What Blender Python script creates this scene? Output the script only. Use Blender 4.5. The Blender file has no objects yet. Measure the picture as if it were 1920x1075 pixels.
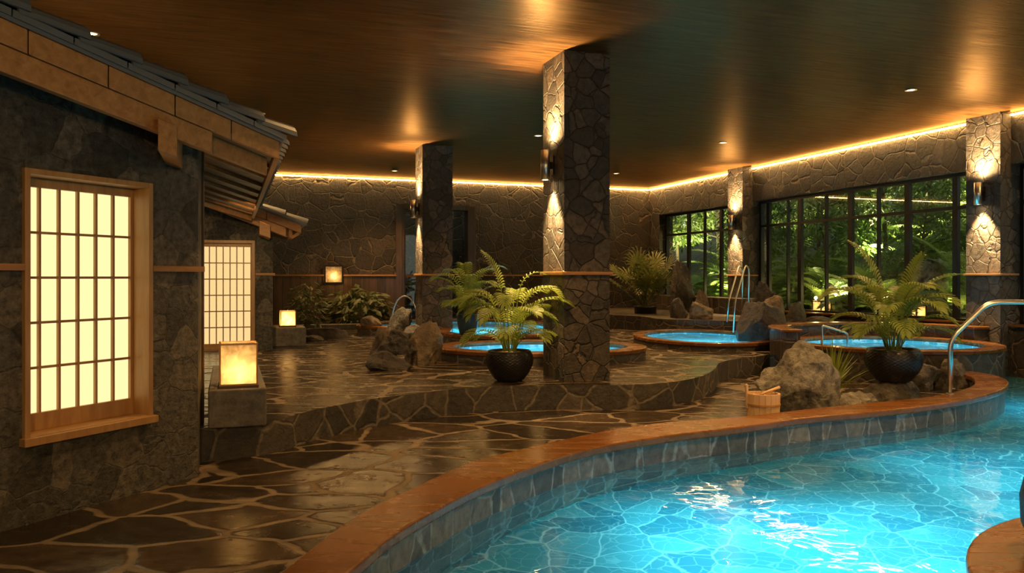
import bpy, bmesh, math, random
from mathutils import Vector, Matrix, noise
from mathutils.geometry import tessellate_polygon
PI = math.pi
C = bpy.context.scene.collection
sc = bpy.context.scene

# ------------------------------------------------------------------ frame helpers
CAMZ, F, CX, HY = 1.5, 1500.0, 960.0, 520.0
def G(px, py, z=0.0):                 # point of the photograph lying at height z
    Y = (CAMZ - z) * F / (py - HY)
    return Vector(((px - CX) / F * Y, Y, z))
def D(px, py, Y):                     # point of the photograph at distance Y
    return Vector(((px - CX) / F * Y, Y, CAMZ + (HY - py) * Y / F))
A0 = math.radians(19.46)
V = Vector((math.cos(A0), math.sin(A0), 0)); U = Vector((-math.sin(A0), math.cos(A0), 0))
WANG = math.radians(64.46)
W = Vector((math.cos(WANG), math.sin(WANG), 0))
CEIL = 4.14
PLAT = 0.28
CORNER = Vector((4.1, 23.9, 0))

# ------------------------------------------------------------------ mesh builder
class MB:
    def __init__(s): s.v = []; s.f = []; s.m = []
    def add(s, vs, fs, mi=0):
        o = len(s.v); s.v += [tuple(p) for p in vs]
        s.f += [tuple(i + o for i in f) for f in fs]; s.m += [mi] * len(fs)
    def box(s, x0, x1, y0, y1, z0, z1, mi=0):
        vs = [(x0,y0,z0),(x1,y0,z0),(x1,y1,z0),(x0,y1,z0),(x0,y0,z1),(x1,y0,z1),(x1,y1,z1),(x0,y1,z1)]
        s.add(vs, [(0,3,2,1),(4,5,6,7),(0,1,5,4),(1,2,6,5),(2,3,7,6),(3,0,4,7)], mi)
    def hexa(s, vs, mi=0):
        s.add(vs, [(0,3,2,1),(4,5,6,7),(0,1,5,4),(1,2,6,5),(2,3,7,6),(3,0,4,7)], mi)
    def tube(s, pts, r, n=8, cap=True, mi=0):
        pts = [Vector(p) for p in pts]
        rs = r if isinstance(r, (list, tuple)) else [r] * len(pts)
        prev = None; rings = []
        for i, p in enumerate(pts):
            d = (pts[min(i+1, len(pts)-1)] - pts[max(i-1, 0)])
            if d.length < 1e-9: d = Vector((0,0,1))
            d.normalize()
            if prev is None:
                a = Vector((0,0,1)) if abs(d.z) < .9 else Vector((1,0,0))
                x = d.cross(a).normalized()
            else:
                x = (prev - d * prev.dot(d))
                x = x.normalized() if x.length > 1e-6 else d.orthogonal().normalized()
            prev = x; y = d.cross(x)
            rings.append([p + (x * math.cos(2*PI*k/n) + y * math.sin(2*PI*k/n)) * rs[i] for k in range(n)])
        vs = [q for rg in rings for q in rg]; fs = []
        for i in range(len(pts)-1):
            for k in range(n):
                a = i*n+k; b = i*n+(k+1) % n
                fs.append((a, b, b+n, a+n))
        if cap:
            fs.append(tuple(range(n-1, -1, -1))); o = (len(pts)-1)*n; fs.append(tuple(range(o, o+n)))
        s.add(vs, fs, mi)
    def lathe(s, prof, n=32, c=(0,0,0), mod=None, mi=0):
        vs = []; fs = []
        for j, (r, z) in enumerate(prof):
            for k in range(n):
                t = 2*PI*k/n
                rr = r + (mod(j, k, r, z) if mod else 0)
                vs.append((c[0]+rr*math.cos(t), c[1]+rr*math.sin(t), c[2]+z))
        for j in range(len(prof)-1):
            for k in range(n):
                a = j*n+k; b = j*n+(k+1) % n
                fs.append((a, b, b+n, a+n))
        s.add(vs, fs, mi)
    def poly(s, loops, z, up=True, mi=0):
        ls = [[Vector((p[0], p[1], 0)) for p in l] for l in loops]
        flat = [p for l in ls for p in l]
        fs = []
        for t in tessellate_polygon(ls):
            a, b, c_ = [flat[i] for i in t]
            cr = (b-a).cross(c_-a).z
            fs.append(tuple(t) if (cr > 0) == up else tuple(reversed(t)))
        s.add([(p.x, p.y, z) for p in flat], fs, mi)
    def wall(s, pts, z0, z1, closed=False, mi=0):
        n = len(pts); vs = [(p[0], p[1], z0) for p in pts] + [(p[0], p[1], z1) for p in pts]
        fs = [(i, (i+1) % n, n+(i+1) % n, n+i) for i in range(n if closed else n-1)]
        s.add(vs, fs, mi)
    def ring(s, inner, outer, z0, z1, closed=True, mi=0):
        n = len(inner)
        vs = [(p[0],p[1],z0) for p in inner]+[(p[0],p[1],z0) for p in outer]+[(p[0],p[1],z1) for p in inner]+[(p[0],p[1],z1) for p in outer]
        fs = []
        for i in range(n if closed else n-1):
            j = (i+1) % n
            fs += [(2*n+i,2*n+j,3*n+j,3*n+i),(i,n+i,n+j,j),(i,j,2*n+j,2*n+i),(n+i,3*n+i,3*n+j,n+j)]
        if not closed:
            fs += [(0,2*n,3*n,n),(n-1,2*n-1,4*n-1,3*n-1)]
        s.add(vs, fs, mi)
    def build(s, name, mat, parent=None, loc=None, rotz=0, smooth=False, bevel=0, recalc=True):
        me = bpy.data.meshes.new(name); me.from_pydata(s.v, [], s.f)
        for m in (mat if isinstance(mat, (list, tuple)) else [mat]): me.materials.append(m)
        if any(s.m):
            for p, i in zip(me.polygons, s.m): p.material_index = i
        if recalc: bm = bmesh.new(); bm.from_mesh(me); bmesh.ops.recalc_face_normals(bm, faces=bm.faces); bm.to_mesh(me); bm.free()
        if smooth:
            for p in me.polygons: p.use_smooth = True
        me.update()
        o = bpy.data.objects.new(name, me); C.objects.link(o)
        if parent: o.parent = parent
        if loc is not None: o.location = loc
        o.rotation_euler[2] = rotz
        if bevel:
            b = o.modifiers.new('bevel', 'BEVEL'); b.width = bevel; b.segments = 2; b.limit_method = 'ANGLE'
        return o

def tag(o, label=None, cat=None, group=None, kind=None):
    if label: o['label'] = label
    if cat: o['category'] = cat
    if group: o['group'] = group
    if kind: o['kind'] = kind
    return o
def thing(name, label, cat, loc=(0,0,0), rotz=0, group=None):
    o = bpy.data.objects.new(name, None); C.objects.link(o); o.empty_display_size = .1
    o.location = loc; o.rotation_euler[2] = rotz
    return tag(o, label, cat, group)
def dup(root, loc, rotz, label, group=None, scale=1):
    r = root.copy(); C.objects.link(r); r.location = loc; r.rotation_euler[2] = rotz; r.scale = (scale,)*3
    r['label'] = label
    if group: r['group'] = group
    elif 'group' in r: del r['group']
    for ch in list(root.children):
        c = ch.copy(); C.objects.link(c); c.parent = r
        for g in list(ch.children):
            d = g.copy(); C.objects.link(d); d.parent = c
    return r
def struct(o, label=None): return tag(o, label, None, None, 'structure')

def catmull(P, n=8, closed=False):
    P = [Vector(p) for p in P]; N = len(P); out = []
    for i in range(N if closed else N-1):
        if closed: a, b, c, d = P[(i-1) % N], P[i], P[(i+1) % N], P[(i+2) % N]
        else: a, b, c, d = P[max(i-1,0)], P[i], P[i+1], P[min(i+2,N-1)]
        for k in range(n):
            t = k/n
            out.append(.5*((2*b)+(-a+c)*t+(2*a-5*b+4*c-d)*t*t+(-a+3*b-3*c+d)*t**3))
    if not closed: out.append(P[-1])
    return out
def resample(P, n):
    L = [0]
    for i in range(1, len(P)): L.append(L[-1]+(P[i]-P[i-1]).length)
    out = []; j = 0
    for k in range(n):
        t = L[-1]*k/(n-1)
        while j < len(P)-2 and L[j+1] < t: j += 1
        w = (t-L[j])/max(L[j+1]-L[j],1e-9)
        out.append(P[j].lerp(P[j+1], min(1,w)))
    return out
def offset(P, d, closed=True):
    n = len(P); out = []
    for i in range(n):
        a = P[(i-1) % n] if closed or i > 0 else P[i]; b = P[(i+1) % n] if closed or i < n-1 else P[i]
        t = (b-a).normalized(); out.append(P[i]+Vector((-t.y, t.x, 0))*d)
    return out
def circle(c, r, n=64, a0=0, a1=360, b=None):
    b = b or r
    full = abs(a1-a0) >= 360
    return [Vector((c[0]+r*math.cos(math.radians(a0+(a1-a0)*k/(n if full else n-1))), c[1]+b*math.sin(math.radians(a0+(a1-a0)*k/(n if full else n-1))), 0)) for k in range(n)]

# ------------------------------------------------------------------ materials
class NT:
    def __init__(s, name):
        s.m = bpy.data.materials.new(name); s.m.use_nodes = True; s.t = s.m.node_tree; s.n = s.t.nodes; s.n.clear()
        s.out = s.n.new('ShaderNodeOutputMaterial')
    def __call__(s, typ, ins=None, **kw):
        d = s.n.new('ShaderNode'+typ)
        for k, v in kw.items(): setattr(d, k, v)
        for k, v in (ins or {}).items(): s.set(d, k, v)
        return d
    def set(s, d, k, v):
        i = d.inputs[k]
        if isinstance(v, bpy.types.NodeSocket): s.t.links.new(v, i)
        elif isinstance(v, bpy.types.Node): s.t.links.new(v.outputs[0], i)
        elif isinstance(v, (tuple, list)) and len(v) == 3 and i.type == 'RGBA': i.default_value = (*v, 1)
        else: i.default_value = v
    def ramp(s, fac, stops, interp='LINEAR'):
        r = s('ValToRGB', {'Fac': fac}); r.color_ramp.interpolation = interp
        e = r.color_ramp.elements
        while len(e) < len(stops): e.new(.5)
        for i, (p, c) in enumerate(stops): e[i].position = p; e[i].color = (*c, 1) if len(c) == 3 else c
        return r.outputs['Color']
    def mix(s, fac, a, b, mode='MIX'):
        d = s('MixRGB', {'Fac': fac, 'Color1': a, 'Color2': b}, blend_type=mode); return d.outputs[0]
    def math(s, op, a, b=0.0, clamp=False):
        d = s('Math', {0: a, 1: b}, operation=op, use_clamp=clamp); return d.outputs[0]
    def coord(s, scale=(1,1,1), which='Object', rot=(0,0,0)):
        tc = s('TexCoord'); mp = s('Mapping', {'Vector': tc.outputs[which], 'Scale': scale, 'Rotation': rot}); return mp.outputs[0]
    def surf(s, sh): s.t.links.new(sh if isinstance(sh, bpy.types.NodeSocket) else sh.outputs[0], s.out.inputs['Surface']); return s.m

def simple(name, col, rough=.5, metal=0, **kw):
    n = NT(name); p = n('BsdfPrincipled', {'Base Color': col, 'Roughness': rough, 'Metallic': metal})
    for k, v in kw.items(): n.set(p, k, v)
    return n.surf(p)

def stone(name, sc_=1.5, cols=((.03,.026,.022),(.075,.062,.048),(.05,.047,.042)), grout=(.13,.11,.085), gw=.045, rough=(.35,.6), bump=.5,
          warp=.25, scale3=(1,1,1), groutraise=False, mott=.5, dist=.03, randomness=1.0, fine=14, dim=1.0, edge=.55, mob=1.5):
    cols = tuple(tuple(x*dim for x in c) for c in cols)
    n = NT(name); co = n.coord(scale3)
    nz = n('TexNoise', {'Vector': co, 'Scale': 1.6*sc_, 'Detail': 2})
    wv = n('VectorMath', {0: nz.outputs['Color'], 1: (.5,.5,.5)}, operation='SUBTRACT')
    wv2 = n('VectorMath', {0: wv.outputs[0], 'Scale': warp/sc_*1.6}, operation='SCALE')
    cw = n('VectorMath', {0: co, 1: wv2.outputs[0]}, operation='ADD').outputs[0]
    v1 = n('TexVoronoi', {'Vector': cw, 'Scale': sc_, 'Randomness': randomness})
    v2 = n('TexVoronoi', {'Vector': cw, 'Scale': sc_, 'Randomness': randomness}, feature='DISTANCE_TO_EDGE')
    cell = n('SeparateColor', {'Color': v1.outputs['Color']})
    base = n.ramp(cell.outputs[0], [(0, cols[0]), (.5, cols[2]), (1, cols[1])])
    mo = n('TexNoise', {'Vector': co, 'Scale': fine, 'Detail': 8, 'Roughness': .68})
    mott_c = n.ramp(mo.outputs['Fac'], [(.3, (1-mott,)*3), (.72, (1+mott,)*3)])
    base = n.mix(1, base, mott_c, 'MULTIPLY')
    big = n('TexNoise', {'Vector': co, 'Scale': 3.1, 'Detail': 3})
    base = n.mix(n.math('MULTIPLY', big.outputs['Fac'], .2), base, n.mix(1, base, (1.25,.9,.6), 'MULTIPLY'))
    e = n('MapRange', {'Value': v2.outputs['Distance'], 'From Min': gw*.35, 'From Max': gw}, interpolation_type='SMOOTHSTEP').outputs[0]
    col = n.mix(e, n.mix(1, grout, mott_c, 'MULTIPLY'), base)
    hgt = n('MapRange', {'Value': v2.outputs['Distance'], 'From Min': 0, 'From Max': gw*1.5}, interpolation_type='SMOOTHSTEP').outputs[0]
    if groutraise: hgt = n.math('SUBTRACT', 1.0, e)
    h = n.math('ADD', n.math('MULTIPLY', hgt, edge), n.math('MULTIPLY', mo.outputs['Fac'], mob))
    tilt = n.math('MULTIPLY', cell.outputs[1], .5)
    h = n.math('ADD', h, tilt)
    b = n('Bump', {'Height': h, 'Strength': bump, 'Distance': dist})
    ro = n('MapRange', {'Value': mo.outputs['Fac'], 'From Min': .3, 'From Max': .7, 'To Min': rough[0], 'To Max': rough[1]}).outputs[0]
    ro = n('MapRange', {'Value': e, 'To Min': max(.62, rough[1]), 'To Max': ro}).outputs[0]
    p = n('BsdfPrincipled', {'Base Color': col, 'Roughness': ro, 'Normal': b.outputs[0]})
    return n.surf(p)

def wood(name, c1, c2, scale=(1,12,12), rough=(.3,.5), bump=.15, planks=None, dark=(.02,.012,.006), rot=(0,0,0), spec=.5, dist=.01, satin=None):
    n = NT(name); co = n.coord(scale, rot=rot)
    nz = n('TexNoise', {'Vector': co, 'Scale': 2.0, 'Detail': 7, 'Roughness': .6, 'Distortion': .6})
    col = n.ramp(nz.outputs['Fac'], [(.28, c1), (.72, c2)])
    h = nz.outputs['Fac']
    if planks:                                   # planks = (axis, width)
        ax, wd = planks
        tc = n('TexCoord'); sp = n('SeparateXYZ', {'Vector': tc.outputs['Object']})
        q = n.math('DIVIDE', sp.outputs[ax], wd)
        fr = n.math('FRACT', q); fl = n.math('FLOOR', q)
        wn = n('TexWhiteNoise', {'W': fl}, noise_dimensions='1D')
        tone = n('MapRange', {'Value': wn.outputs['Value'], 'To Min': .65, 'To Max': 1.25}).outputs[0]
        col = n.mix(1, col, n('CombineColor', {0: tone, 1: tone, 2: tone}).outputs[0], 'MULTIPLY')
        d = n.math('ABSOLUTE', n.math('SUBTRACT', fr, .5))
        g = n('MapRange', {'Value': d, 'From Min': .46, 'From Max': .485}).outputs[0]
        col = n.mix(g, col, dark); h = n.math('SUBTRACT', h, n.math('MULTIPLY', g, 2))
    b = n('Bump', {'Height': h, 'Strength': bump, 'Distance': dist})
    ro = n('MapRange', {'Value': nz.outputs['Fac'], 'From Min': .3, 'From Max': .7, 'To Min': rough[0], 'To Max': rough[1]}).outputs[0]
    if satin:                                    # tinted satin lacquer
        df = n('BsdfDiffuse', {'Color': col, 'Normal': b.outputs[0]}); gl = n('BsdfGlossy', {'Color': satin[0], 'Roughness': ro, 'Normal': b.outputs[0]})
        return n.surf(n('MixShader', {0: satin[1], 1: df.outputs[0], 2: gl.outputs[0]}))
    p = n('BsdfPrincipled', {'Base Color': col, 'Roughness': ro, 'Normal': b.outputs[0], 'Specular IOR Level': spec})
    return n.surf(p)

def emis(name, col, strength):
    n = NT(name); return n.surf(n('Emission', {'Color': col, 'Strength': strength}))

def leafmat(name, c1, c2, trans=.35, rough=.5):
    n = NT(name); co = n.coord((1,1,1))
    nz = n('TexNoise', {'Vector': co, 'Scale': 5, 'Detail': 3})
    col = n.ramp(nz.outputs['Fac'], [(.3, c1), (.7, c2)])
    p = n('BsdfPrincipled', {'Base Color': col, 'Roughness': rough})
    t = n('BsdfTranslucent', {'Color': col})
    return n.surf(n('MixShader', {0: trans, 1: p.outputs[0], 2: t.outputs[0]}))

def paper(name, col, transp=.12):
    n = NT(name); co = n.coord((1,1,1))
    nz = n('TexNoise', {'Vector': co, 'Scale': 9, 'Detail': 6, 'Distortion': 1.5})
    c = n.mix(1, col, n.ramp(nz.outputs['Fac'], [(.35, (.55,.5,.42)), (.65, (1,1,1))]), 'MULTIPLY')
    t = n('BsdfTranslucent', {'Color': c}); d = n('BsdfDiffuse', {'Color': c})
    m = n('MixShader', {0: .2, 1: t.outputs[0], 2: d.outputs[0]})
    tr = n('BsdfTransparent', {'Color': (1,.9,.75)})
    return n.surf(n('MixShader', {0: transp, 1: m.outputs[0], 2: tr.outputs[0]}))

def water_mat(name, sc_=2.2, dist=.03, strength=.35):
    n = NT(name); co = n.coord((1,1,1))
    a = n('TexNoise', {'Vector': co, 'Scale': sc_, 'Detail': 2.5, 'Distortion': 1.2})
    b_ = n('TexNoise', {'Vector': n.coord((1,2.2,1)), 'Scale': sc_*.55, 'Detail': 2})
    h = n.math('ADD', a.outputs['Fac'], n.math('MULTIPLY', b_.outputs['Fac'], 1.2))
    b = n('Bump', {'Height': h, 'Strength': strength, 'Distance': dist})
    p = n('BsdfPrincipled', {'Base Color': (.82,.97,1), 'Roughness': .0, 'IOR': 1.333, 'Transmission Weight': 1.0, 'Normal': b.outputs[0]})
    return n.surf(p)

def glass_mat(name):
    n = NT(name)
    lw = n('LayerWeight', {'Blend': .5})
    fr = n('Math', {0: n.math('MULTIPLY', n.math('POWER', lw.outputs['Facing'], 4.0), .55), 1: .035}, operation='ADD')
    t = n('BsdfTransparent', {'Color': (.93,.96,.94)}); g = n('BsdfGlossy', {'Color': (1,1,1), 'Roughness': .0})
    return n.surf(n('MixShader', {0: fr.outputs[0], 1: t.outputs[0], 2: g.outputs[0]}))

def tilemat(name, c1, c2, grout, sc_=2.0, gw=.03, bw=.3, bh=.16):
    # irregular aqua mosaic of the basins; pale grout lines double as painted caustic light
    n = NT(name); co = n.coord((1,1,1))
    nz = n('TexNoise', {'Vector': co, 'Scale': 1.5, 'Detail': 2})
    cw = n('VectorMath', {0: co, 1: n('VectorMath', {0: nz.outputs['Color'], 'Scale': .25}, operation='SCALE').outputs[0]}, operation='ADD').outputs[0]
    v1 = n('TexVoronoi', {'Vector': cw, 'Scale': sc_}); v2 = n('TexVoronoi', {'Vector': cw, 'Scale': sc_}, feature='DISTANCE_TO_EDGE')
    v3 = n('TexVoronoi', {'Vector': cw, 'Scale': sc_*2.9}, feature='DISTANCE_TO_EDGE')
    cell = n('SeparateColor', {'Color': v1.outputs['Color']})
    base = n.ramp(cell.outputs[0], [(0, c1), (1, c2)])
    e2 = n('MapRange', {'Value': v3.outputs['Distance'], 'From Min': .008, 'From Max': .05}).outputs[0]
    base = n.mix(n('MapRange', {'Value': e2, 'To Min': .45, 'To Max': 0}).outputs[0], base, grout)  # finer pale web, caustic light put into the tile colour
    e = n('MapRange', {'Value': v2.outputs['Distance'], 'From Min': gw*.3, 'From Max': gw}).outputs[0]
    col = n.mix(e, grout, base)
    return n.surf(n('BsdfPrincipled', {'Base Color': col, 'Roughness': .4}))

M = {}
M['wallstone'] = stone('stone_wall', 2.7, edge=1.0, gw=.032, bump=1.0, cols=((.05,.036,.022),(.14,.10,.06),(.09,.068,.045)), grout=(.21,.155,.095), mott=.75, rough=(.45,.75), dist=.04, dim=0.55, warp=.14)
M['pillarstone'] = stone('pillar_stone', 4.8, edge=1.0, gw=.032, bump=.8, cols=((.05,.043,.033),(.18,.135,.095),(.105,.09,.07)), grout=(.045,.038,.03), mott=.75, rough=(.4,.7), dist=.04, dim=0.72, warp=.18)
M['housestone'] = stone('house_stone', 4.0, gw=.02, bump=1.0, cols=((.05,.048,.04),(.16,.14,.105),(.095,.092,.076)), grout=(.11,.105,.085), rough=(.35,.65), dist=.04, dim=1.3, warp=.22, fine=19, mott=.85, randomness=.7, edge=.22)
M['floorstone'] = stone('wet_flagstone', 1.75, scale3=(.72,1.1,1), gw=.048, bump=.5, mob=.35, cols=((.030,.022,.014),(.10,.068,.038),(.055,.041,.026)), grout=(.16,.118,.07), rough=(.10,.34), dist=.012, dim=0.55, warp=.2, fine=7)
M['riserstone'] = stone('riser_stone', 3.0, gw=.05, bump=.7, cols=((.05,.045,.036),(.12,.10,.075),(.085,.075,.06)), grout=(.15,.125,.09), rough=(.4,.65), dist=.02, dim=0.72, warp=.15)
M['brickstone'] = stone('terrace_stone', 3.6, gw=.05, bump=.6, cols=((.035,.028,.02),(.09,.065,.04),(.06,.048,.035)), grout=(.12,.095,.065), rough=(.3,.6), randomness=.45, dim=0.8, warp=.05)
M['poolwall'] = stone('pool_wall_stone', 4.6, scale3=(1,1,1), gw=.05, bump=.6, cols=((.07,.075,.075),(.2,.18,.15),(.13,.13,.125)), grout=(.26,.28,.27), rough=(.3,.5), randomness=.4, warp=.12, dist=.02)
M['rock'] = stone('grey_rock', 1.2, gw=.0001, bump=1.0, cols=((.23,.225,.19),(.42,.40,.33),(.32,.31,.255)), grout=(.1,.1,.1), rough=(.35,.6), mott=.9, fine=9, dist=.1)
M['rockdark'] = stone('dark_rock', 1.2, gw=.0001, bump=1.0, cols=((.025,.022,.018),(.06,.048,.036),(.04,.034,.027)), grout=(.05,.05,.05), rough=(.35,.6), mott=.7, fine=6, dist=.06)
M['rocktan'] = stone('tan_rock', 1.2, gw=.0001, bump=1.0, cols=((.11,.08,.048),(.18,.135,.083),(.145,.11,.068)), grout=(.1,.1,.1), rough=(.4,.7), mott=.7, fine=5, dist=.06)
M['rockmid'] = stone('mid_grey_rock', 1.2, gw=.0001, bump=1.0, cols=((.07,.062,.048),(.14,.125,.095),(.10,.09,.07)), grout=(.05,.05,.05), rough=(.35,.6), mott=.8, fine=8, dist=.07, warp=.25)
M['block'] = stone('granite_block', 2.5, gw=.0001, bump=.5, cols=((.12,.115,.1),(.18,.165,.14),(.15,.14,.12)), grout=(.1,.1,.1), rough=(.4,.65), mott=.65, fine=8)
M['ceil'] = wood('ceiling_timber', (.014,.0065,.0025), (.135,.065,.022), scale=(.8,9,4), rough=(.28,.40), bump=.7, dist=.008, satin=((.56,.38,.20), .19))
M['coping'] = wood('coping_timber', (.125,.048,.010), (.215,.085,.018), scale=(.8,3.5,3.5), rough=(.2,.34), bump=.06)
M['beam'] = wood('beam_timber', (.27,.115,.03), (.5,.25,.08), scale=(1.5,9,9), rough=(.4,.6), bump=.15)
M['darkwood'] = wood('dark_timber', (.05,.025,.012), (.11,.055,.025), scale=(1.5,9,9), rough=(.4,.6), bump=.15)
M['frame'] = wood('frame_timber', (.32,.16,.05), (.48,.27,.10), scale=(9,9,1.2), rough=(.35,.5), bump=.1)
M['panel'] = wood('panel_timber', (.05,.026,.012), (.13,.075,.034), scale=(8,8,.9), rough=(.35,.55), bump=.25, planks=(0, .22))
M['bucket'] = wood('bucket_timber', (.58,.36,.17), (.74,.5,.27), scale=(8,8,1.0), rough=(.45,.6), bump=.08)
M['tile'] = simple('roof_tile', (.12,.13,.135), .35)
M['metal'] = simple('brushed_steel', (.62,.6,.56), .28, 1)
M['black'] = simple('black_frame', (.012,.011,.010), .4)
M['blackpot'] = simple('black_pot', (.016,.014,.012), .33)
M['bluepot'] = simple('glazed_pot', (.03,.07,.10), .18)
M['soil'] = stone('soil', 9, gw=.001, bump=.8, cols=((.12,.08,.045),(.22,.16,.09),(.16,.11,.06)), rough=(.8,.95))
M['shoji'] = emis('shoji_paper', (1,.80,.38), .50)
M['shojiwarm'] = emis('shoji_door_paper', (1,.70,.30), .40)
M['paper'] = paper('lantern_paper', (.95,.86,.66))
M['lens'] = emis('lamp_lens', (1,.6,.24), 9)
M['sconcelens'] = emis('sconce_lens', (1,.72,.36), 18)
M['led'] = emis('led_strip_light', (1,.56,.18), 30)
M['bulb'] = emis('bulb_glow', (1,.68,.3), 22)
M['palm'] = leafmat('palm_leaf', (.12,.18,.022), (.29,.35,.05))
M['palmdark'] = leafmat('fan_palm_leaf', (.075,.10,.02), (.2,.2,.05))
M['bush'] = leafmat('broad_leaf', (.06,.09,.025), (.16,.18,.06))
M['garden'] = leafmat('garden_leaf', (.09,.15,.035), (.20,.28,.075))
M['gardend'] = leafmat('garden_leaf_dark', (.05,.11,.025), (.13,.21,.05))
M['bark'] = wood('bark', (.06,.045,.03), (.14,.11,.075), scale=(9,9,1), rough=(.7,.9), bump=.5)
M['water'] = water_mat('pool_water', 2.4, .03, .16)
M['waterb'] = water_mat('spa_water', 3.0, .02, .2)
M['glass'] = glass_mat('window_glass')
M['aqua'] = tilemat('aqua_mosaic_caustics', (.015,.25,.36), (.07,.45,.55), (.36,.74,.80), 3.3, .026)
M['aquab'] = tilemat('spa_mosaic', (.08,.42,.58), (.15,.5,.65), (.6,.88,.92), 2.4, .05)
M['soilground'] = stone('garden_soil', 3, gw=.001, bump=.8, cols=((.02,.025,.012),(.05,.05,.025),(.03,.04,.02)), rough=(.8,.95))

# ------------------------------------------------------------------ room shell
m = MB(); m.box(-16, .45, -28, .5, 0, .2)
struct(m.build('ceiling', M['ceil'], loc=CORNER+Vector((0,0,CEIL)), rotz=A0))

# back wall, local x along V, opening for door_1
bw = MB()
OX0, OX1, OZ = -7.62, -5.45, 3.45
bw.box(-16, OX0, 0, .5, -.2, CEIL); bw.box(OX1, .6, 0, .5, -.2, CEIL); bw.box(OX0, OX1, 0, .5, OZ, CEIL)
bw.box(OX0-.4, OX1+.4, 2.0, 2.2, -.2, CEIL); bw.box(OX0-.4, OX0-.2, .5, 2.0, -.2, CEIL); bw.box(OX1+.2, OX1+.4, .5, 2.0, -.2, CEIL)
struct(bw.build('wall_back', M['wallstone'], loc=CORNER, rotz=A0))
m = MB(); m.box(OX0-.4, OX1+.4, .0, 2.2, PLAT-.04, PLAT)
struct(m.build('floor_doorway', M['floorstone'], loc=CORNER, rotz=A0))
# door frame and glazed leaf in the opening
dr = thing('door_1', 'tall dark timber doorway with glazed leaf in the back wall', None, CORNER, A0); dr['kind'] = 'structure'
m = MB(); m.box(OX0-.02, OX0+.2, -.06, .3, PLAT, OZ); m.box(OX1-.2, OX1+.02, -.06, .3, PLAT, OZ); m.box(OX0+.2, OX1-.2, -.06, .3, OZ-.12, OZ+.02)
m.build('door_frame', M['panel'], dr)
m = MB()
for x in (OX0+.2, OX0+.72): m.box(x, x+.07, .12, .17, PLAT, OZ-.12)
for z in (PLAT, 1.5, OZ-.2): m.box(OX0+.27, OX0+.72, .12, .17, z, z+.08)
m.build('door_leaf', M['darkwood'], dr)
m = MB(); m.box(OX0+.27, OX0+.72, .14, .15, PLAT+.08, OZ-.2); m.build('door_glass', M['glass'], dr)
# timber panelling and rail on the left of the back wall
m = MB(); m.box(-15, OX0-.02, -.05, 0, PLAT, 1.53)
struct(m.build('trim_1', M['panel'], loc=CORNER, rotz=A0))
m = MB(); m.box(-15, OX0-.02, -.09, 0, 1.53, 1.57); m.box(OX1+.02, 0, -.05, 0, 1.53, 1.57)
struct(m.build('trim_2', M['beam'], loc=CORNER, rotz=A0))

# window wall: local x = t along (-U), local y = V (outside)
RW = A0 - PI/2
SILL, WTOP, TRANS = .71, 3.32, 2.72
PIL = [(4.4, 5.0), (11.1, 11.73)]
ww = MB()
ww.box(-.5, 28, 0, .45, WTOP, CEIL); ww.box(-.5, 28, 0, .45, -1.3, SILL); ww.box(-.5, .6, 0, .45, SILL, WTOP)
ww.box(17.5, 28, 0, .45, SILL, WTOP)
struct(ww.build('wall_right', M['wallstone'], loc=CORNER, rotz=RW))
m = MB(); m.box(-9, 9, 0, .3, -1.3, CEIL); struct(m.build('wall_near', M['wallstone'], loc=(2.5,-3.3,0)))
m = MB(); m.box(0, .3, -6, 16, -1.3, CEIL); struct(m.build('wall_left', M['wallstone'], loc=(-9,2,0)))
def tpx(px, off=.25):     # t along the window wall of the photograph column px, off metres outside the wall face
    k = (px-CX)/F; c = CORNER + V*off
    return (k*c.y - c.x)/(-U.x + k*U.y)
def window(name, t0, t1, bars):
    w = thing(name, None, None, CORNER, RW); w['kind'] = 'structure'
    m = MB(); m.box(t0, t1, .2, .3, SILL, SILL+.07); m.box(t0, t1, .2, .3, WTOP-.06, WTOP); m.box(t0, t1, .21, .29, TRANS-.03, TRANS+.03)
    m.box(t0, t0+.06, .2, .3, SILL, WTOP); m.box(t1-.06, t1, .2, .3, SILL, WTOP)
    m.build('window_frame', M['black'], w)
    for px, wd in bars:
        t = tpx(px); m = MB(); m.box(t-wd*.4, t+wd*.4, .215, .285, SILL, WTOP); m.build('mullion', M['black'], w)
    m = MB(); m.box(t0+.02, t1-.02, .248, .256, SILL+.02, WTOP-.02); m.build('pane', M['glass'], w)
    m = MB(); m.box(t0, t1, -.06, .2, SILL, SILL+.03); m.build('window_sill', M['coping'], w)
    return w
window('window_1', .6, 4.4, [(1251,.12),(1292,.14),(1322,.06),(1353,.12)])
window('window_2', 5.0, 11.1, [(1442,.13),(1478,.05),(1501,.15),(1550,.055),(1596,.15),(1648,.06),(1703,.15),(1793,.13)])
w3 = window('window_3', 11.73, 17.5, [(1908,.08)])

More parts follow.
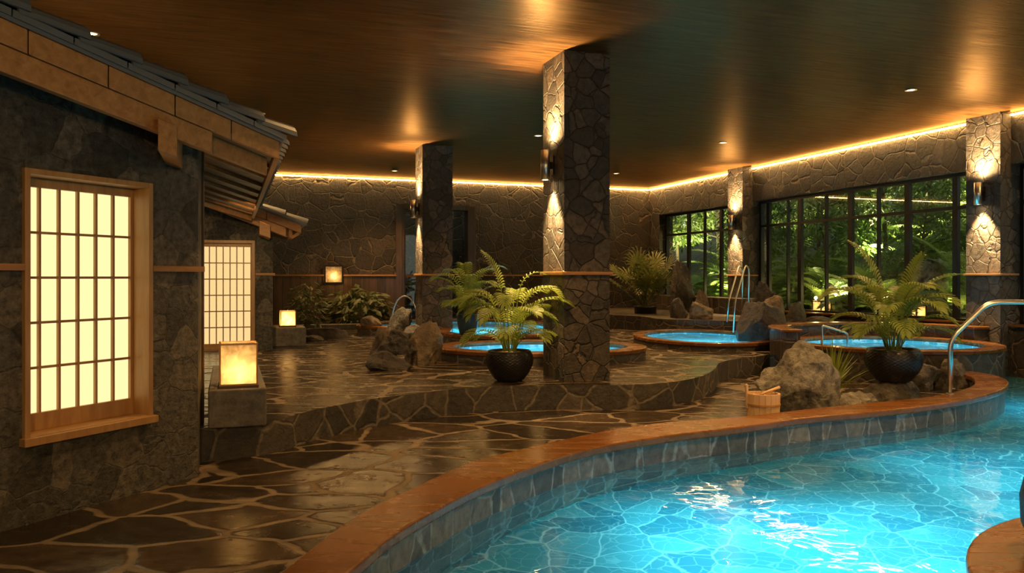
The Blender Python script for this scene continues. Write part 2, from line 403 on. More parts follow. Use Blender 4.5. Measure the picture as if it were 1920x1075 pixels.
# pillars -----------------------------------------------------------------
def pillar(label, loc, rotz, sx, sy, z0, rail_sides, cat='pillar'):
    t = thing('stone_pillar', label, cat, loc, rotz); t['kind'] = 'thing'
    m = MB(); m.box(0, sx, 0, sy, z0, CEIL); m.build('shaft', M['pillarstone'], t)
    m = MB(); m.box(-.035, sx+.035, -.035, sy+.035, 1.525, 1.565); m.build('dado_rail', M['beam'], t, bevel=.006)
    return t
P1 = Vector((.607, 9.29, 0)); P2 = Vector((-1.78, 15.9, 0))
pillar('free-standing stone pillar nearest the pool step, its sconce on the left face', P1, A0, .585, .66, PLAT, 4)
pillar('free-standing stone pillar further back, behind the pile of dark rocks', P2, A0, .62, .63, PLAT, 4)
def wpillar(label, t0, t1, prot):
    t = thing('wall_pillar', label, 'pillar', CORNER, RW); t['kind'] = 'thing'
    m = MB(); m.box(t0, t1, -prot, 0, -1.0 if t0 > 8 else PLAT, CEIL); m.box(t0, t1, 0, .4, SILL+.001, WTOP-.001); m.build('shaft', M['pillarstone'], t)
    m = MB(); m.box(t0-.03, t1+.03, -prot-.035, .15, 1.525, 1.56); m.build('dado_rail', M['beam'], t, bevel=.006)
wpillar('stone pillar between the two garden windows, behind the spa handrail', 4.4, 5.0, .28)
wpillar('stone pillar at the end of the wide garden window, above the bright handrail', 11.1, 11.73, .23)

# ------------------------------------------------------------------ floors and step
step_px = [(375,803),(440,797),(491,792),(530,785),(588,769),(645,758),(700,748),(770,739),(842,731),(902,726),(980,723),(1056,722),(1145,722.5),(1226,720),(1279,714),(1320,704),(1340,692),(1349,681),(1370,675),(1405,670),(1443,665)]
step = catmull([G(x, y, PLAT) for x, y in step_px], 6)
PD_C, PD_R = (5.95, 12.6), 1.3
ell_b = circle((.42, 12.15), 1.6, 72, b=1.2)
ell_c = circle((3.54, 14.85), 1.25, 72, b=1.8)
pa_pts = [(-3.25,16.9),(-2.6,16.55),(-1.9,16.9),(-1.45,16.2),(-1.35,14.9),(-.75,13.95),(0.1,14.0),(.95,14.9),(1.15,16.5),(.5,18.6),(-.9,19.7),(-2.5,19.2),(-3.25,18.0)]
curve_a = catmull([Vector((x, y, 0)) for x, y in pa_pts], 8, True)
holes = [offset(ell_b, .1), offset(ell_c, .1), offset(curve_a, .1)]
outer = [Vector(p) for p in step] + circle(PD_C, 1.5, 12, 185, 95) + [Vector((7.2,15.2,0)), CORNER+V*.2+U*.3] + [CORNER-V*15+U*.3] + [Vector((-9,15,0)), Vector((-9,9,0)), Vector((-3.4,6.6,0))]
m = MB(); m.poly([outer]+holes, PLAT)
pl = m.build('floor_platform', M['floorstone'], recalc=False); struct(pl)
m = MB(); m.wall(step, -.02, PLAT)
struct(m.build('trim_3', M['riserstone']))

cin_px = [(700,1034),(740,1002),(801,965),(882,922),(963,888),(1064,853),(1145,834),(1246,818),(1327,808),(1400,799),(1506,784),(1612,774),(1718,763),(1789,753),(1842,742),(1877,731),(1891,720),(1886,711),(1862,703),(1815,695)]
cout_px = [(525,1075),(640,985),(700,950),(781,911),(870,871),(959,846),(1056,824),(1145,806),(1246,792),(1327,786),(1400,780),(1506,768),(1612,757),(1718,747),(1775,738),(1806,730),(1827,720),(1824,708),(1806,701),(1789,696),(1775,693)]
cin = catmull([Vector((-.85,-2.8,.2)), Vector((-1,-1,.2)), Vector((-1.0,1.0,.2)), Vector((-.83,2.9,.2))]+[G(x,y,.2) for x,y in cin_px], 8)
cout = catmull([Vector((-1.2,-2.8,.2)), Vector((-1.35,-1,.2)), Vector((-1.35,1.0,.2)), Vector((-1.16,2.6,.2))]+[G(x,y,.2) for x,y in cout_px], 8)
NC = 180
cin = resample(cin, NC); cout = resample(cout, NC)
cmid = [a.lerp(b, .5) for a, b in zip(cin, cout)]
lo = [Vector((-9,-2.9,0))] + cmid + circle(PD_C, 1.45, 24, -75, -180) + list(reversed([p - Vector((0,-.05,0)) for p in step])) + [Vector((-3.0,6.6,0)), Vector((-9,6.6,0))]
m = MB(); m.poly([lo], 0.0)
struct(m.build('floor', M['floorstone'], recalc=False))

# terrace behind the far pools
ter = [Vector(p) for p in [(2.1,19.3,0),(2.95,18.4,0),(3.15,17.3,0),(3.7,16.85,0),(4.5,16.4,0),(5.0,15.5,0),(4.95,14.7,0),(4.72,14.2,0)]]
ter = catmull(ter, 4) + circle(PD_C, 1.75, 14, 125, 22) + [CORNER-U*10.5, CORNER-U*.0+V*0]+[CORNER-V*3.0]+[Vector((1.35,21.4,0))]
m = MB(); m.poly([ter], .6); m.wall(ter, PLAT, .6, True)
struct(m.build('floor_terrace', M['brickstone']))

m = MB(); m.box(.6, 5.4, -.5, -.065, .6, 1.0)
struct(m.build('trim_7', M['brickstone'], loc=CORNER, rotz=RW, bevel=.01))
# ------------------------------------------------------------------ pools
def basin_pool(name, label, curve, cw, ztop, zwater, zfloor, zbase, rim_mat, water, scallop=0):
    t = thing(name, label, 'pool')
    inn = offset(curve, cw)
    m = MB(); m.ring(inn, offset(curve, -.02), ztop-.06, ztop); m.build('coping', M['coping'], t, bevel=.012)
    m = MB(); m.ring(offset(curve, cw-.05), curve, zbase, ztop-.06); m.build('rim_wall', rim_mat, t)
    m = MB(); bi = offset(curve, cw+.01); m.wall(bi, zfloor, ztop-.061, True); m.poly([bi], zfloor)
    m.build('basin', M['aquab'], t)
    m = MB(); m.poly([offset(curve, cw+.0)], zwater); m.build('water', water, t, recalc=False)
    return t
basin_pool('soaking_pool', 'round soaking pool partly hidden behind the nearest free-standing pillar', ell_b, .27, .46, .37, -.35, -.4, M['riserstone'], M['waterb'])
basin_pool('soaking_pool', 'round soaking pool with a dark boulder on its right edge', ell_c, .2, .42, .345, -.35, -.4, M['riserstone'], M['waterb'])
basin_pool('soaking_pool', 'soaking pool by the back wall, behind the further free-standing pillar', curve_a, .22, .48, .4, -.3, -.4, M['riserstone'], M['waterb'])
pD = basin_pool('soaking_pool', 'round soaking pool under the wide window with a raised timber-topped back', circle(PD_C, 1.55, 72), .25, .48, .39, -.3, -1.15, M['riserstone'], M['waterb'])
m = MB(); m.ring(circle(PD_C, 1.56, 60, 192, 12), circle(PD_C, 1.80, 60, 192, 12), PLAT-.4, .65, False); m.build('back_wall', M['brickstone'], pD)
m = MB(); m.ring(circle(PD_C, 1.53, 60, 193, 11), circle(PD_C, 1.83, 60, 193, 11), .65, .7, False); m.build('back_coping', M['coping'], pD, bevel=.012)

main = thing('swimming_pool', 'large curved blue pool edged with a broad timber coping', 'pool')
m = MB(); m.ring(cin, cout, .135, .2, False); m.build('coping', M['coping'], main, bevel=.014)
wl = [a.lerp(b, .1) for a, b in zip(cin, cout)]
m = MB(); m.wall(wl, -.6, .135); m.wall([a.lerp(b,.9) for a, b in zip(cin, cout)], -.02, .135); m.build('pool_wall', M['poolwall'], main)
wt = [a.lerp(b, .3) for a, b in zip(cin, cout)] + circle(PD_C, 1.5, 16, -75, 10) + [CORNER-U*11.2-V*.01, CORNER-U*26.5-V*.01]
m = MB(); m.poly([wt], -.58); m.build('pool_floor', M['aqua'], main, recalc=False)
m = MB(); m.poly([wt], -.03); m.build('water', M['water'], main, recalc=False)
isl = thing('pool_island', 'round timber-topped island in the pool at the lower right corner', 'platform')
IC = (3.5, 2.93)
m = MB(); ic = circle(IC, 1.6, 72); m.ring(circle(IC, .05, 72), ic, .135, .2); m.build('coping', M['coping'], isl, bevel=.014)
m = MB(); m.wall(circle(IC, 1.55, 72), -1.12, .135, True); m.build('rim_wall', M['poolwall'], isl)
# dark pot standing on the island
m = MB(); m.lathe([(.0,0),(.17,0),(.2,.02),(.24,.13),(.245,.25),(.22,.36),(.19,.42),(.2,.45),(.17,.45),(.15,.4),(.0,.38)], 40)
tag(m.build('stone_pot', M['rockdark'], loc=(2.66,3.74,.2), smooth=True), 'dark round pot on the timber island in the lower right corner', 'pot')

# ------------------------------------------------------------------ first house (left)
H0 = Vector((-2.365, 6.03, 0))
EC = Vector((-1.827, 6.23, 2.47)); PITCH = .157
def ztop(s): return 2.47 + PITCH*(.41 - s) + .06
def face_piece(m, s0, s1, z0, z1=None, y0=0, y1=.35):
    t0, t1 = (z1, z1) if z1 is not None else (ztop(s0), ztop(s1))
    m.hexa([(s0,y0,z0),(s1,y0,z0),(s1,y1,z0),(s0,y1,z0),(s0,y0,t0),(s1,y0,t1),(s1,y1,t1),(s0,y1,t0)])
WX0, WX1, WZ0, WZ1 = -1.35, -.43, .5, 2.16
hw = MB()
face_piece(hw, -6.4, WX0, -.05); face_piece(hw, WX1, 0, -.05); face_piece(hw, WX0, WX1, -.05, WZ0); face_piece(hw, WX0, WX1, WZ1)
struct(hw.build('wall_house', M['housestone'], loc=H0, rotz=WANG))
# short return wall and corner post behind the corner
m = MB(); p0 = H0; p1 = H0+U*.72
q = Vector((-.25,0.12,0))
m.hexa([tuple(p0+Vector((-.004,.004,PLAT-.3))), tuple(p1+Vector((0,0,PLAT-.3))), tuple(p1+q+Vector((0,0,PLAT-.3))), tuple(p0+q+Vector((0,0,PLAT-.3))),
        tuple(p0+Vector((-.004,.004,2.6))), tuple(p1+Vector((0,0,2.6))), tuple(p1+q+Vector((0,0,2.6))), tuple(p0+q+Vector((0,0,2.6)))])
struct(m.build('wall_house_return', M['housestone']))
m = MB(); m.box(-.12, .02, 0, .1, PLAT, 2.62)
struct(m.build('trim_4', M['darkwood'], loc=H0+U*.73, rotz=A0, bevel=.006))
m = MB(); m.box(-6.4, WX0, -.035, 0, 1.54, 1.58); m.box(WX1, .03, -.035, 0, 1.54, 1.58)
struct(m.build('trim_5', M['beam'], loc=H0, rotz=WANG))

def shoji(name, loc, rotz, x0, x1, z0, z1, rec, ncol, nrow, papermat, label, sill=True, fw=.035, barw=.016):
    w = thing(name, label, None, loc, rotz); w['kind'] = 'structure'
    m = MB()
    for a, b in ((x0, x0+fw), (x1-fw, x1)): m.box(a, b, -.03, rec+.05, z0, z1)
    m.box(x0+fw, x1-fw, -.03, rec+.05, z1-fw, z1); m.box(x0+fw, x1-fw, -.03, rec+.05, z0, z0+fw)
    m.build('window_frame', M['frame'], w, bevel=.003)
    if sill:
        m = MB(); m.box(x0-.02, x1+.02, -.06, .0, z0-.02, z0+.03); m.build('window_sill', M['frame'], w, bevel=.004)
    a0, a1, c0, c1 = x0+fw, x1-fw, z0+fw, z1-fw
    m = MB(); r = .035; br = .11 if sill else .06
    m.box(a0, a0+r, rec, rec+.04, c0, c1); m.box(a1-r*.6, a1, rec, rec+.04, c0, c1)
    m.box(a0+r, a1-r*.6, rec, rec+.04, c1-.06, c1); m.box(a0+r, a1-r*.6, rec, rec+.04, c0, c0+br)
    b0, b1, d0, d1 = a0+r, a1-r*.6, c0+br, c1-.06
    sash = m.build('sash', M['frame'], w, bevel=.002)
    m = MB()
    for k in range(1, ncol):
        x = b0+(b1-b0)*k/ncol; m.box(x-barw/2, x+barw/2, rec+.004, rec+.026, d0, d1)
    for k in range(1, nrow):
        z = d0+(d1-d0)*k/nrow; m.box(b0, b1, rec+.008, rec+.026, z-barw/2, z+barw/2)
    m.build('lattice', M['frame'], sash)
    m = MB(); m.box(b0, b1, rec+.026, rec+.03, d0, d1); m.build('paper_panel', papermat, sash)
    return w
shoji('window_4', H0, WANG, WX0, WX1, WZ0, WZ1, .13, 6, 5, M['shoji'], 'large glowing lattice paper window in the near stone house wall')

# roof of the first house
def R1(a, b, h): return EC - W*a + Vector((0,0,PITCH*a)) + U*b + Vector((0,0,h))
def rbox(m, R, a0, a1, b0, b1, h0, h1, mi=0):
    m.hexa([R(a0,b0,h0),R(a1,b0,h0),R(a1,b1,h0),R(a0,b1,h0),R(a0,b0,h1),R(a1,b0,h1),R(a1,b1,h1),R(a0,b1,h1)], mi)
def half_tube(m, p0, p1, r0, r1, up=Vector((0,0,1)), n=8):
    d = (p1-p0).normalized(); x = d.cross(up).normalized(); z = x.cross(d)
    vs = []
    for p, r in ((p0, r0), (p1, r1)):
        for k in range(n+1): vs.append(p + x*(r*math.cos(PI*k/n)) + z*(r*math.sin(PI*k/n)))
        for k in range(n+1): vs.append(p + x*((r-.018)*math.cos(PI*k/n)) + z*((r-.018)*math.sin(PI*k/n)))
    N = n+1; fs = []
    for k in range(n):
        fs.append((k, k+1, 2*N+k+1, 2*N+k)); fs.append((N+k, 3*N+k, 3*N+k+1, N+k+1))
        fs.append((k, N+k, N+k+1, k+1)); fs.append((2*N+k, 2*N+k+1, 3*N+k+1, 3*N+k))
    m.add(vs, fs)
def build_roof(label, R, la, lb, eave_n, batten, caps, boards, cap_r, purlins, fine=1.0, raf=.22):
    rf = thing('tiled_roof', label, 'roof')
    m = MB(); rbox(m, R, .03, la, .04, lb, .0, .03); m.build('soffit', M['darkwood'], rf)
    k = batten
    while k < lb-.05:
        m = MB(); rbox(m, R, .04, la, k-.013, k+.013, -.032, 0); m.build('batten', M['beam'], rf); k += batten
    m = MB(); rbox(m, R, -.02, .04, .0, lb, -.055, .06); m.build('eave_board', M['beam'], rf, bevel=.005)
    m = MB(); rbox(m, R, .04, la, lb, lb+.04, -.09, .06); m.build('rear_board', M['beam'], rf)
    for a0, a1 in boards:
        m = MB(); rbox(m, R, a0+.004, a1-.004, -.035, .035, -.05, .085); m.build('barge_board', M['beam'], rf, bevel=.005)
    m = MB(); rbox(m, R, raf*fine, la, -.02, .12, -.2*fine, -.053); m.build('verge_rafter', M['beam'], rf, bevel=.006)
    m = MB(); rbox(m, R, .1, 1.6, .22, .34, -.17*fine, -.035); m.build('under_rafter', M['beam'], rf, bevel=.006)
    for a, w_ in purlins:
        m = MB(); rbox(m, R, a, a+w_, -.1, .62, -.33*fine, -.12*fine); m.build('purlin', M['beam'], rf, bevel=.006)
    m = MB(); rbox(m, R, -.06, la, -.06, lb+.04, .086, .13)
    a = -.06; 
    m.build('tile_field', M['tile'], rf)
    for i in range(caps):
        a = i*.36*fine
        m = MB(); half_tube(m, R(a-.12*fine, .03, .13+.03), R(a+.3*fine, .03, .13), cap_r, cap_r*.86)
        rbox(m, R, a-.1*fine, a+.25*fine, -.085, .03, .11, .15)
        m.build('verge_tile', M['tile'], rf, smooth=False)
    for i in range(eave_n):
        b = .2 + i*(lb-.2)/eave_n
        m = MB(); half_tube(m, R(-.1, b, .115), R(.5, b, .115), .055, .055, n=6); m.build('eave_tile', M['tile'], rf)
    return rf
b1 = [(-.02+i*.5, -.02+(i+1)*.5) for i in range(8)]
build_roof('long dark tiled roof over the near house, running from the top left corner', R1, 4.0, 6.7, 30, .78, 11, b1, .10, [(.96,.15),(2.5,.15)], 1.0, .66)

# plinth along the house and the front lantern
pf = G(385, 803, PLAT+.01)
m = MB(); m.box(0, .45, 0, 1.85, 0, .31)
tag(m.build('stone_plinth', M['block'], loc=Vector((-2.44, 6.42, PLAT)), rotz=A0, bevel=.012), 'long stone plinth at the step edge under the nearest paper lantern', 'plinth')

LIGHTS = []
def lamp(kind, name, loc, power, col, size=.05, rot=None, spot=None, blend=.5, shape=None, sy=None):
    d = bpy.data.lights.new(name, kind); d.energy = power; d.color = col
    if kind in ('POINT', 'SPOT'): d.shadow_soft_size = size
    if kind == 'SPOT': d.spot_size = math.radians(spot); d.spot_blend = blend
    if kind == 'AREA':
        d.size = size
        if sy: d.shape = 'RECTANGLE'; d.size_y = sy
    o = bpy.data.objects.new(name, d); C.objects.link(o); o.location = loc
    if rot is not None: o.rotation_euler = rot
    return o
WARM = (1, .54, .19); WARM2 = (1, .62, .26)
def aim(d): return Vector(d).to_track_quat('-Z', 'Y').to_euler()

def box_lantern(label, loc, rotz, w, h, power, group=None):
    t = thing('paper_lantern', label, 'lantern', loc, rotz, group)
    m = MB(); e = .012; s = w/2
    m.box(-s-.006, s+.006, -s-.006, s+.006, 0, .022); m.build('base', M['darkwood'], t, bevel=.003)
    m = MB()
    for x in (-s, s-e):
        for y in (-s, s-e): m.box(x, x+e, y, y+e, .022, h)
    for z in (.022, h-e):
        for y in (-s, s-e): m.box(-s+e, s-e, y, y+e, z, z+e)
        for x in (-s, s-e): m.box(x, x+e, -s+e, s-e, z, z+e)
    m.build('lantern_frame', M['frame'], t)
    m = MB(); q = s-e*.4; p = .006
    m.box(-q, q, -q, -q+.002, .03, h-.01); m.box(-q, q, q-.002, q, .03, h-.01); m.box(-q, -q+.002, -q, q, .03, h-.01); m.box(q-.002, q, -q, q, .03, h-.01)
    m.build('paper_shade', M['paper'], t)
    m = MB(); m.lathe([(.0,.03),(.012,.03),(.014,h*.22),(.0,h*.22)], 10); m.lathe([(.0,h*.22),(.022*w/.3,h*.26),(.032*w/.3,h*.34),(.022*w/.3,h*.42),(0,h*.45)], 12)
    m.build('bulb', M['bulb'], t, smooth=True)
    lamp('POINT', 'lantern_light', Vector(loc)+Vector((0,0,h*.37)), power*4, WARM2, .03)
    return t
box_lantern('largest square paper lantern, glowing on the plinth beside the near house', Vector((-2.29,6.69,.59)), A0+.02, .30, .365, 16)

# ------------------------------------------------------------------ second house
H2 = Vector((-4.05, 13.55, 0))
X0, X1 = -1.2, -.29
m = MB(); m.box(-3.2, X0, 0, .35, PLAT-.05, 3.0); m.box(X0, X1, 0, .35, 2.116, 2.85)
m.hexa([(X1,0,PLAT-.05),(0,0,PLAT-.05),(0,2.6,PLAT-.05),(X1,2.6,PLAT-.05),(X1,0,2.62),(0,0,2.48),(0,2.6,2.48),(X1,2.6,2.62)])
struct(m.build('wall_second_house', M['housestone'], loc=H2, rotz=A0))
m = MB(); m.box(X1+.01, .035, -.035, 0, 1.53, 1.57); m.box(0, .035, 0, 2.6, 1.53, 1.57)
struct(m.build('trim_6', M['beam'], loc=H2, rotz=A0))
shoji('door_2', H2, A0, X0, X1, PLAT, 2.116, .06, 7, 6, M['shojiwarm'], 'tall glowing lattice paper door of the second house', sill=False, fw=.05, barw=.018)
E2 = Vector((-3.50, 13.2, 2.28)); P2T = .38
def R2(a, b, h): return E2 - V*a + Vector((0,0,P2T*a)) + U*b + Vector((0,0,h))
build_roof('small dark tiled roof over the second house, beyond the long roof', R2, 2.2, 2.6, 8, .6, 6, [(-.02+i*.55, -.02+(i+1)*.55) for i in range(4)], .075, [(.47,.17)])

# plinth and lantern further back
m = MB(); m.box(0, .58, 0, .8, 0, .33)
tag(m.build('stone_plinth', M['block'], loc=Vector((-4.2, 14.0, PLAT)), rotz=A0, bevel=.012), 'short stone plinth at the corner of the second house, under the middle lantern', 'plinth')
box_lantern('smaller square paper lantern on the short plinth past the lit paper door', Vector((-4.02,14.33,PLAT+.33)), A0, .27, .29, 14)

# wall lantern on the back wall
k = (624-CX)/F; sl = (k*CORNER.y-CORNER.x)/(V.x-k*V.y); WLx = sl
wl_t = thing('wall_lantern', 'square framed lantern hung on the back wall panelling', 'lantern', CORNER+V*sl-U*.05+Vector((0,0,1.33)), A0)
m = MB(); s = .245
m.box(-s, s, -.02, .0, 0, .48); m.build('back_plate', M['darkwood'], wl_t)
m = MB()
for x in (-s, s-.04): m.box(x, x+.04, -.165, -.14, 0, .48); m.box(x+(0 if x < 0 else .03), x+(.01 if x < 0 else .04), -.14, -.02, 0, .03); m.box(x+(0 if x < 0 else .03), x+(.01 if x < 0 else .04), -.14, -.02, .45, .48)
for z in (0, .44): m.box(-s+.04, s-.04, -.165, -.14, z, z+.04)
m.build('lantern_frame', M['black'], wl_t)
m = MB(); m.box(-s+.03, s-.03, -.15, -.147, .03, .45); 
m.build('paper_shade', M['paper'], wl_t)
m = MB(); m.lathe([(.0,.14),(.02,.16),(.032,.2),(.02,.24),(0,.26)], 12, c=(0,-.08,0)); m.build('bulb', M['bulb'], wl_t, smooth=True)
lamp('POINT', 'wall_lantern_light', CORNER+V*sl-U*(.05+.085)+Vector((0,0,1.33+.2)), 34, WARM2, .03)

# ------------------------------------------------------------------ lamps of the room
def downlight(label, loc, power=55, spot=115):
    power *= 1.5
    t = thing('downlight', label, 'ceiling light', loc)
    m = MB(); m.lathe([(.05,0),(.075,0),(.08,-.012),(.06,-.014),(.05,-.004)], 24); tr = m.build('trim_ring', M['metal'], t, smooth=True)
    m = MB(); m.lathe([(.0,-.006),(.052,-.006)], 20); m.build('lens', M['lens'], tr)
    lamp('SPOT', 'downlight_beam', Vector(loc)+Vector((0,0,-.03)), power, WARM, .05, (0,0,0), spot, .8)
for px, py, lab in [(172,62,'recessed ceiling light above the long tiled roof near the top left'),
                    (488,212,'recessed ceiling light just above the lower end of the long tiled roof'),
                    (740,320,'recessed ceiling light near the back wall, left of the further pillar'),
                    (1009,254,'recessed ceiling light peeking out left of the nearest free-standing pillar'),
                    (1155,325,'recessed ceiling light near the back wall, right of the nearest free-standing pillar'),
                    (1355,267,'recessed ceiling light in front of the pillar between the garden windows'),
                    (1708,168,'recessed ceiling light nearest the wide garden window')]:
    p = G(px, py, CEIL)
    downlight(lab, (p.x, p.y, CEIL), 110)
for x, y, pw in ((-1.0,3.4,60),(-.6,7.2,120),(3.1,6.9,120),(4.9,7.4,120),(1.2,7.2,90),(-.2,11.0,120),(2.4,11.6,130),(-4.2,8.8,110),(3.6,4.4,150),(5.6,5.6,150)):      # downlight beams added as fill for floor, plants and pool wall, without fixtures
    lamp('SPOT', 'downlight_beam', (x, y, CEIL-.03), pw, WARM, .05, (0,0,0), 115, .8)

lamp('POINT', 'rear_fill_light', (.5, -2.7, 2.6), 170, WARM2, .15)  # two unseen warm fill lamps added behind the camera, no fixtures
lamp('POINT', 'rear_fill_light', (7.2, -1.6, 2.8), 130, WARM2, .15)
def strip(label, loc, rotz, x0, x1, y):
    t = tag(MB_box(x0, x1, y-.03, y, CEIL-.05, CEIL-.028).build('led_strip', M['led'], loc=loc, rotz=rotz), label, 'strip light')
    return t
def MB_box(*a):
    m = MB(); m.box(*a); return m
strip('warm light strip along the top of the back wall', CORNER, A0, -15, -.03, -.005)
strip('warm light strip over the corner window, from the back wall to the first wall pillar', CORNER, RW, .05, 4.39, -.005)
strip('warm light strip over the wide garden window between both wall pillars', CORNER, RW, 5.01, 11.09, -.005)
strip('warm light strip beyond the wall pillar at the right edge', CORNER, RW, 11.75, 17, -.005)

def sconce(label, foot, out, zc, h=.34, r=.055, power=26):
    power *= 5
    out = Vector(out).normalized()
    ang = math.atan2(out.y, out.x)
    t = thing('wall_sconce', label, 'wall light', Vector((foot[0], foot[1], zc)), ang)
    d = r+.05
    m = MB(); m.box(0, .02, -.035, .035, -h*.32, h*.32); m.box(.02, d-r*.7, -.012, .012, -.04, .04); m.build('bracket', M['black'], t)
    m = MB(); m.lathe([(r-.006,-h/2+.012),(r-.006,-h/2),(r,-h/2),(r,h/2),(r-.006,h/2),(r-.006,h/2-.012)], 28, c=(d,0,0)); cb = m.build('cylinder_body', M['metal'], t, smooth=True)
    for z in (-h/2+.008, h/2-.008):
        m = MB(); m.lathe([(0,z),(r-.006,z)], 20, c=(d,0,0)); m.build('lens', M['sconcelens'], cb)
    p = Vector((foot[0], foot[1], zc)) + out*d
    for sgn in (1, -1):
        lamp('SPOT', 'sconce_beam', p+Vector((0,0,sgn*(h/2+.01))), power, WARM2, .025, aim(Vector((0,0,sgn))-out*.08), 86 if sgn > 0 else 74, .85)
    lamp('SPOT', 'sconce_glow', p+Vector((0,0,h/2+.012))+out*.02, power*.36, WARM2, .06, aim(Vector((0,0,1))+out*.25), 165, .6)
sconce('steel up-and-down wall light on the nearest free-standing pillar', P1+U*.33, -V, 2.84, .36, .055, 40)
sconce('steel up-and-down wall light on the further free-standing pillar', P2+U*.33, -V, 2.88, .36, .06, 40)
sconce('steel up-and-down wall light on the pillar between the garden windows', CORNER-U*4.7-V*.28, -V, 2.83, .34, .06, 45)
sconce('steel up-and-down wall light on the right-hand wall pillar', CORNER-U*11.42-V*.23, -V, 2.86, .36, .06, 45)

# underwater lights
BL = (.15, .82, 1.0)
for x, y, p_, sx, sy_ in ((1.9,4.9,23,2.2,2.0),(4.6,6.2,19,2.6,2.6),(1.3,1.5,16,3,3),(6.9,8.6,19,1.6,3.2),(4.5,.8,13,3,2)):
    lamp('AREA', 'underwater_light', (x, y, -.08), p_, BL, sx, (0,0,0), sy=sy_)
for c, p, s in ((( .42,12.15), 22, .6), ((3.54,14.85), 25, .6), ((-.6,17.2), 30, .8), (PD_C, 20, .6)):
    lamp('AREA', 'underwater_light', (c[0], c[1], .3), p, (.24,.92,1.0), s, (0,0,0), sy=s)

lamp('SPOT', 'eave_fill_light', R1(.25, 4.6, -.08), 55, WARM2, .05, aim((-.25,.8,-.75)), 110, .8)  # fill added under the eave to brighten the paper door, no fixture
lamp('SPOT', 'eave_fill_light', R1(.25, 2.2, -.08), 30, WARM2, .05, aim((-.1,.3,-1)), 120, .8)
# ------------------------------------------------------------------ rocks
def rock(label, cx, cy, z, w, d, h, seed, mat='rock', rotz=0, cuts=13, sub=5, name='rock', cat='rock', rough=.07, lean=0, group=None, top=None):
    rnd = random.Random(seed)
    bm = bmesh.new(); bmesh.ops.create_icosphere(bm, subdivisions=sub, radius=1)
    planes = []
    for i in range(cuts):
        n = Vector((rnd.gauss(0,1), rnd.gauss(0,1), rnd.gauss(0,1))).normalized()
        planes.append((n, rnd.uniform(.5,.85)))
    off = Vector((rnd.uniform(-50,50), rnd.uniform(-50,50), 0))
    for v in bm.verts:
        p = v.co.copy()
        for n, q in planes:
            e = p.dot(n)-q
            if e > 0: p -= n*e*.92
        f = noise.fractal(p*1.7+off, 1.0, 2.0, 4)
        r = abs(noise.noise(p*3.3+off*1.3))
        f2 = noise.fractal(p*6+off, .8, 2.2, 3) - 1.2*abs(noise.noise(p*9+off*.7))
        p += v.co.normalized()*(f*rough*1.6 - r*rough*1.3 + f2*rough*.28)
        v.co = p
    mn = [min(v.co[i] for v in bm.verts) for i in range(3)]; mx = [max(v.co[i] for v in bm.verts) for i in range(3)]
    for v in bm.verts:
        q = [(v.co[i]-mn[i])/(mx[i]-mn[i]) for i in range(3)]
        zz = (q[2]-.40)/.60
        v.co = Vector(((q[0]-.5)*w + lean*zz, (q[1]-.5)*d, max(zz, -.025)*h))
    me = bpy.data.meshes.new(name); bm.to_mesh(me); bm.free()
    me.materials.append(M[mat])
    for p in me.polygons: p.use_smooth = True
    o = bpy.data.objects.new(name, me); C.objects.link(o); o.location = (cx, cy, z); o.rotation_euler[2] = rotz
    return tag(o, label, cat, group)
# centre-left group (on the platform)
def RG(px, py, z): return G(px, py, z)
a = RG(712, 688, PLAT); rock('tan rock leaning at the left end of the central rock pile', a.x, a.y+.15, PLAT, .46, .5, .53, 11, 'rocktan', .2)
a = RG(728, 692, PLAT); rock('flat dark rock at the front of the central rock pile', a.x+.02, a.y-.05, PLAT, .62, .42, .25, 12, 'rockdark', .1)
a = RG(742, 688, PLAT); rock('dark hump-shaped rock resting on top of the flat front rock', a.x-.02, a.y+.12, PLAT+.18, .58, .42, .33, 13, 'rockdark', -.2)
a = RG(792, 686, PLAT); rock('large pointed rock rising at the right end of the central rock pile', a.x, a.y+.2, PLAT, .52, .5, .60, 24, 'rocktan', .5, lean=.1)
a = RG(700, 628, PLAT); rock('rounded boulder on the timber edge of the back pool', -2.95, 16.75, .48, .46, .34, .22, 15, 'rocktan', .2, sub=4)
rock('fin-shaped rock at the back pool, left of the further pillar', -2.32, 16.2, PLAT, .5, .4, .62, 16, 'rockmid', .3, lean=.12, sub=4)
rock('low dark rock between the fin-shaped rock and the further pillar', -1.95, 15.75, PLAT, .5, .36, .3, 17, 'rockdark', 0, sub=4)
a = RG(612, 636, PLAT); rock('low rough rock on the floor below the wall lantern', a.x, a.y+.1, PLAT, .85, .5, .22, 18, 'rockdark', .3, sub=4)
a = RG(583, 640, PLAT); rock('flat slab of rock beside the short plinth', a.x, a.y, PLAT, .5, .35, .12, 19, 'rockdark', .1, sub=4)
# right foreground
rock('big pale grey rock behind the wooden bucket', 3.13, 8.75, 0, .98, .72, .80, 21, 'rock', .15, rough=.075, cuts=12, sub=6, lean=-.03)
rock('low rock skirt sloping down from the big pale rock toward the plant pot', 3.86, 8.95, 0, .62, .4, .22, 22, 'rock', .2, sub=5)
rock('flat-topped dark rock carrying the black pot by the pool edge', 4.49, 9.42, 0, .82, .62, .29, 33, 'rockmid', .1, cuts=10, sub=5)
rock('dark angular rock between the handrail and the window pool', 5.42, 10.75, 0, .8, .55, .42, 26, 'rockmid', .2)
rock('small dark stone at the foot of the angular rock by the window pool', 5.05, 10.55, 0, .36, .3, .18, 27, 'rockmid', .7, sub=4)
rock('long dark rock leaning against the window pool near the handrail', 6.0, 10.86, 0, .55, .42, .4, 28, 'rockmid', -.2)
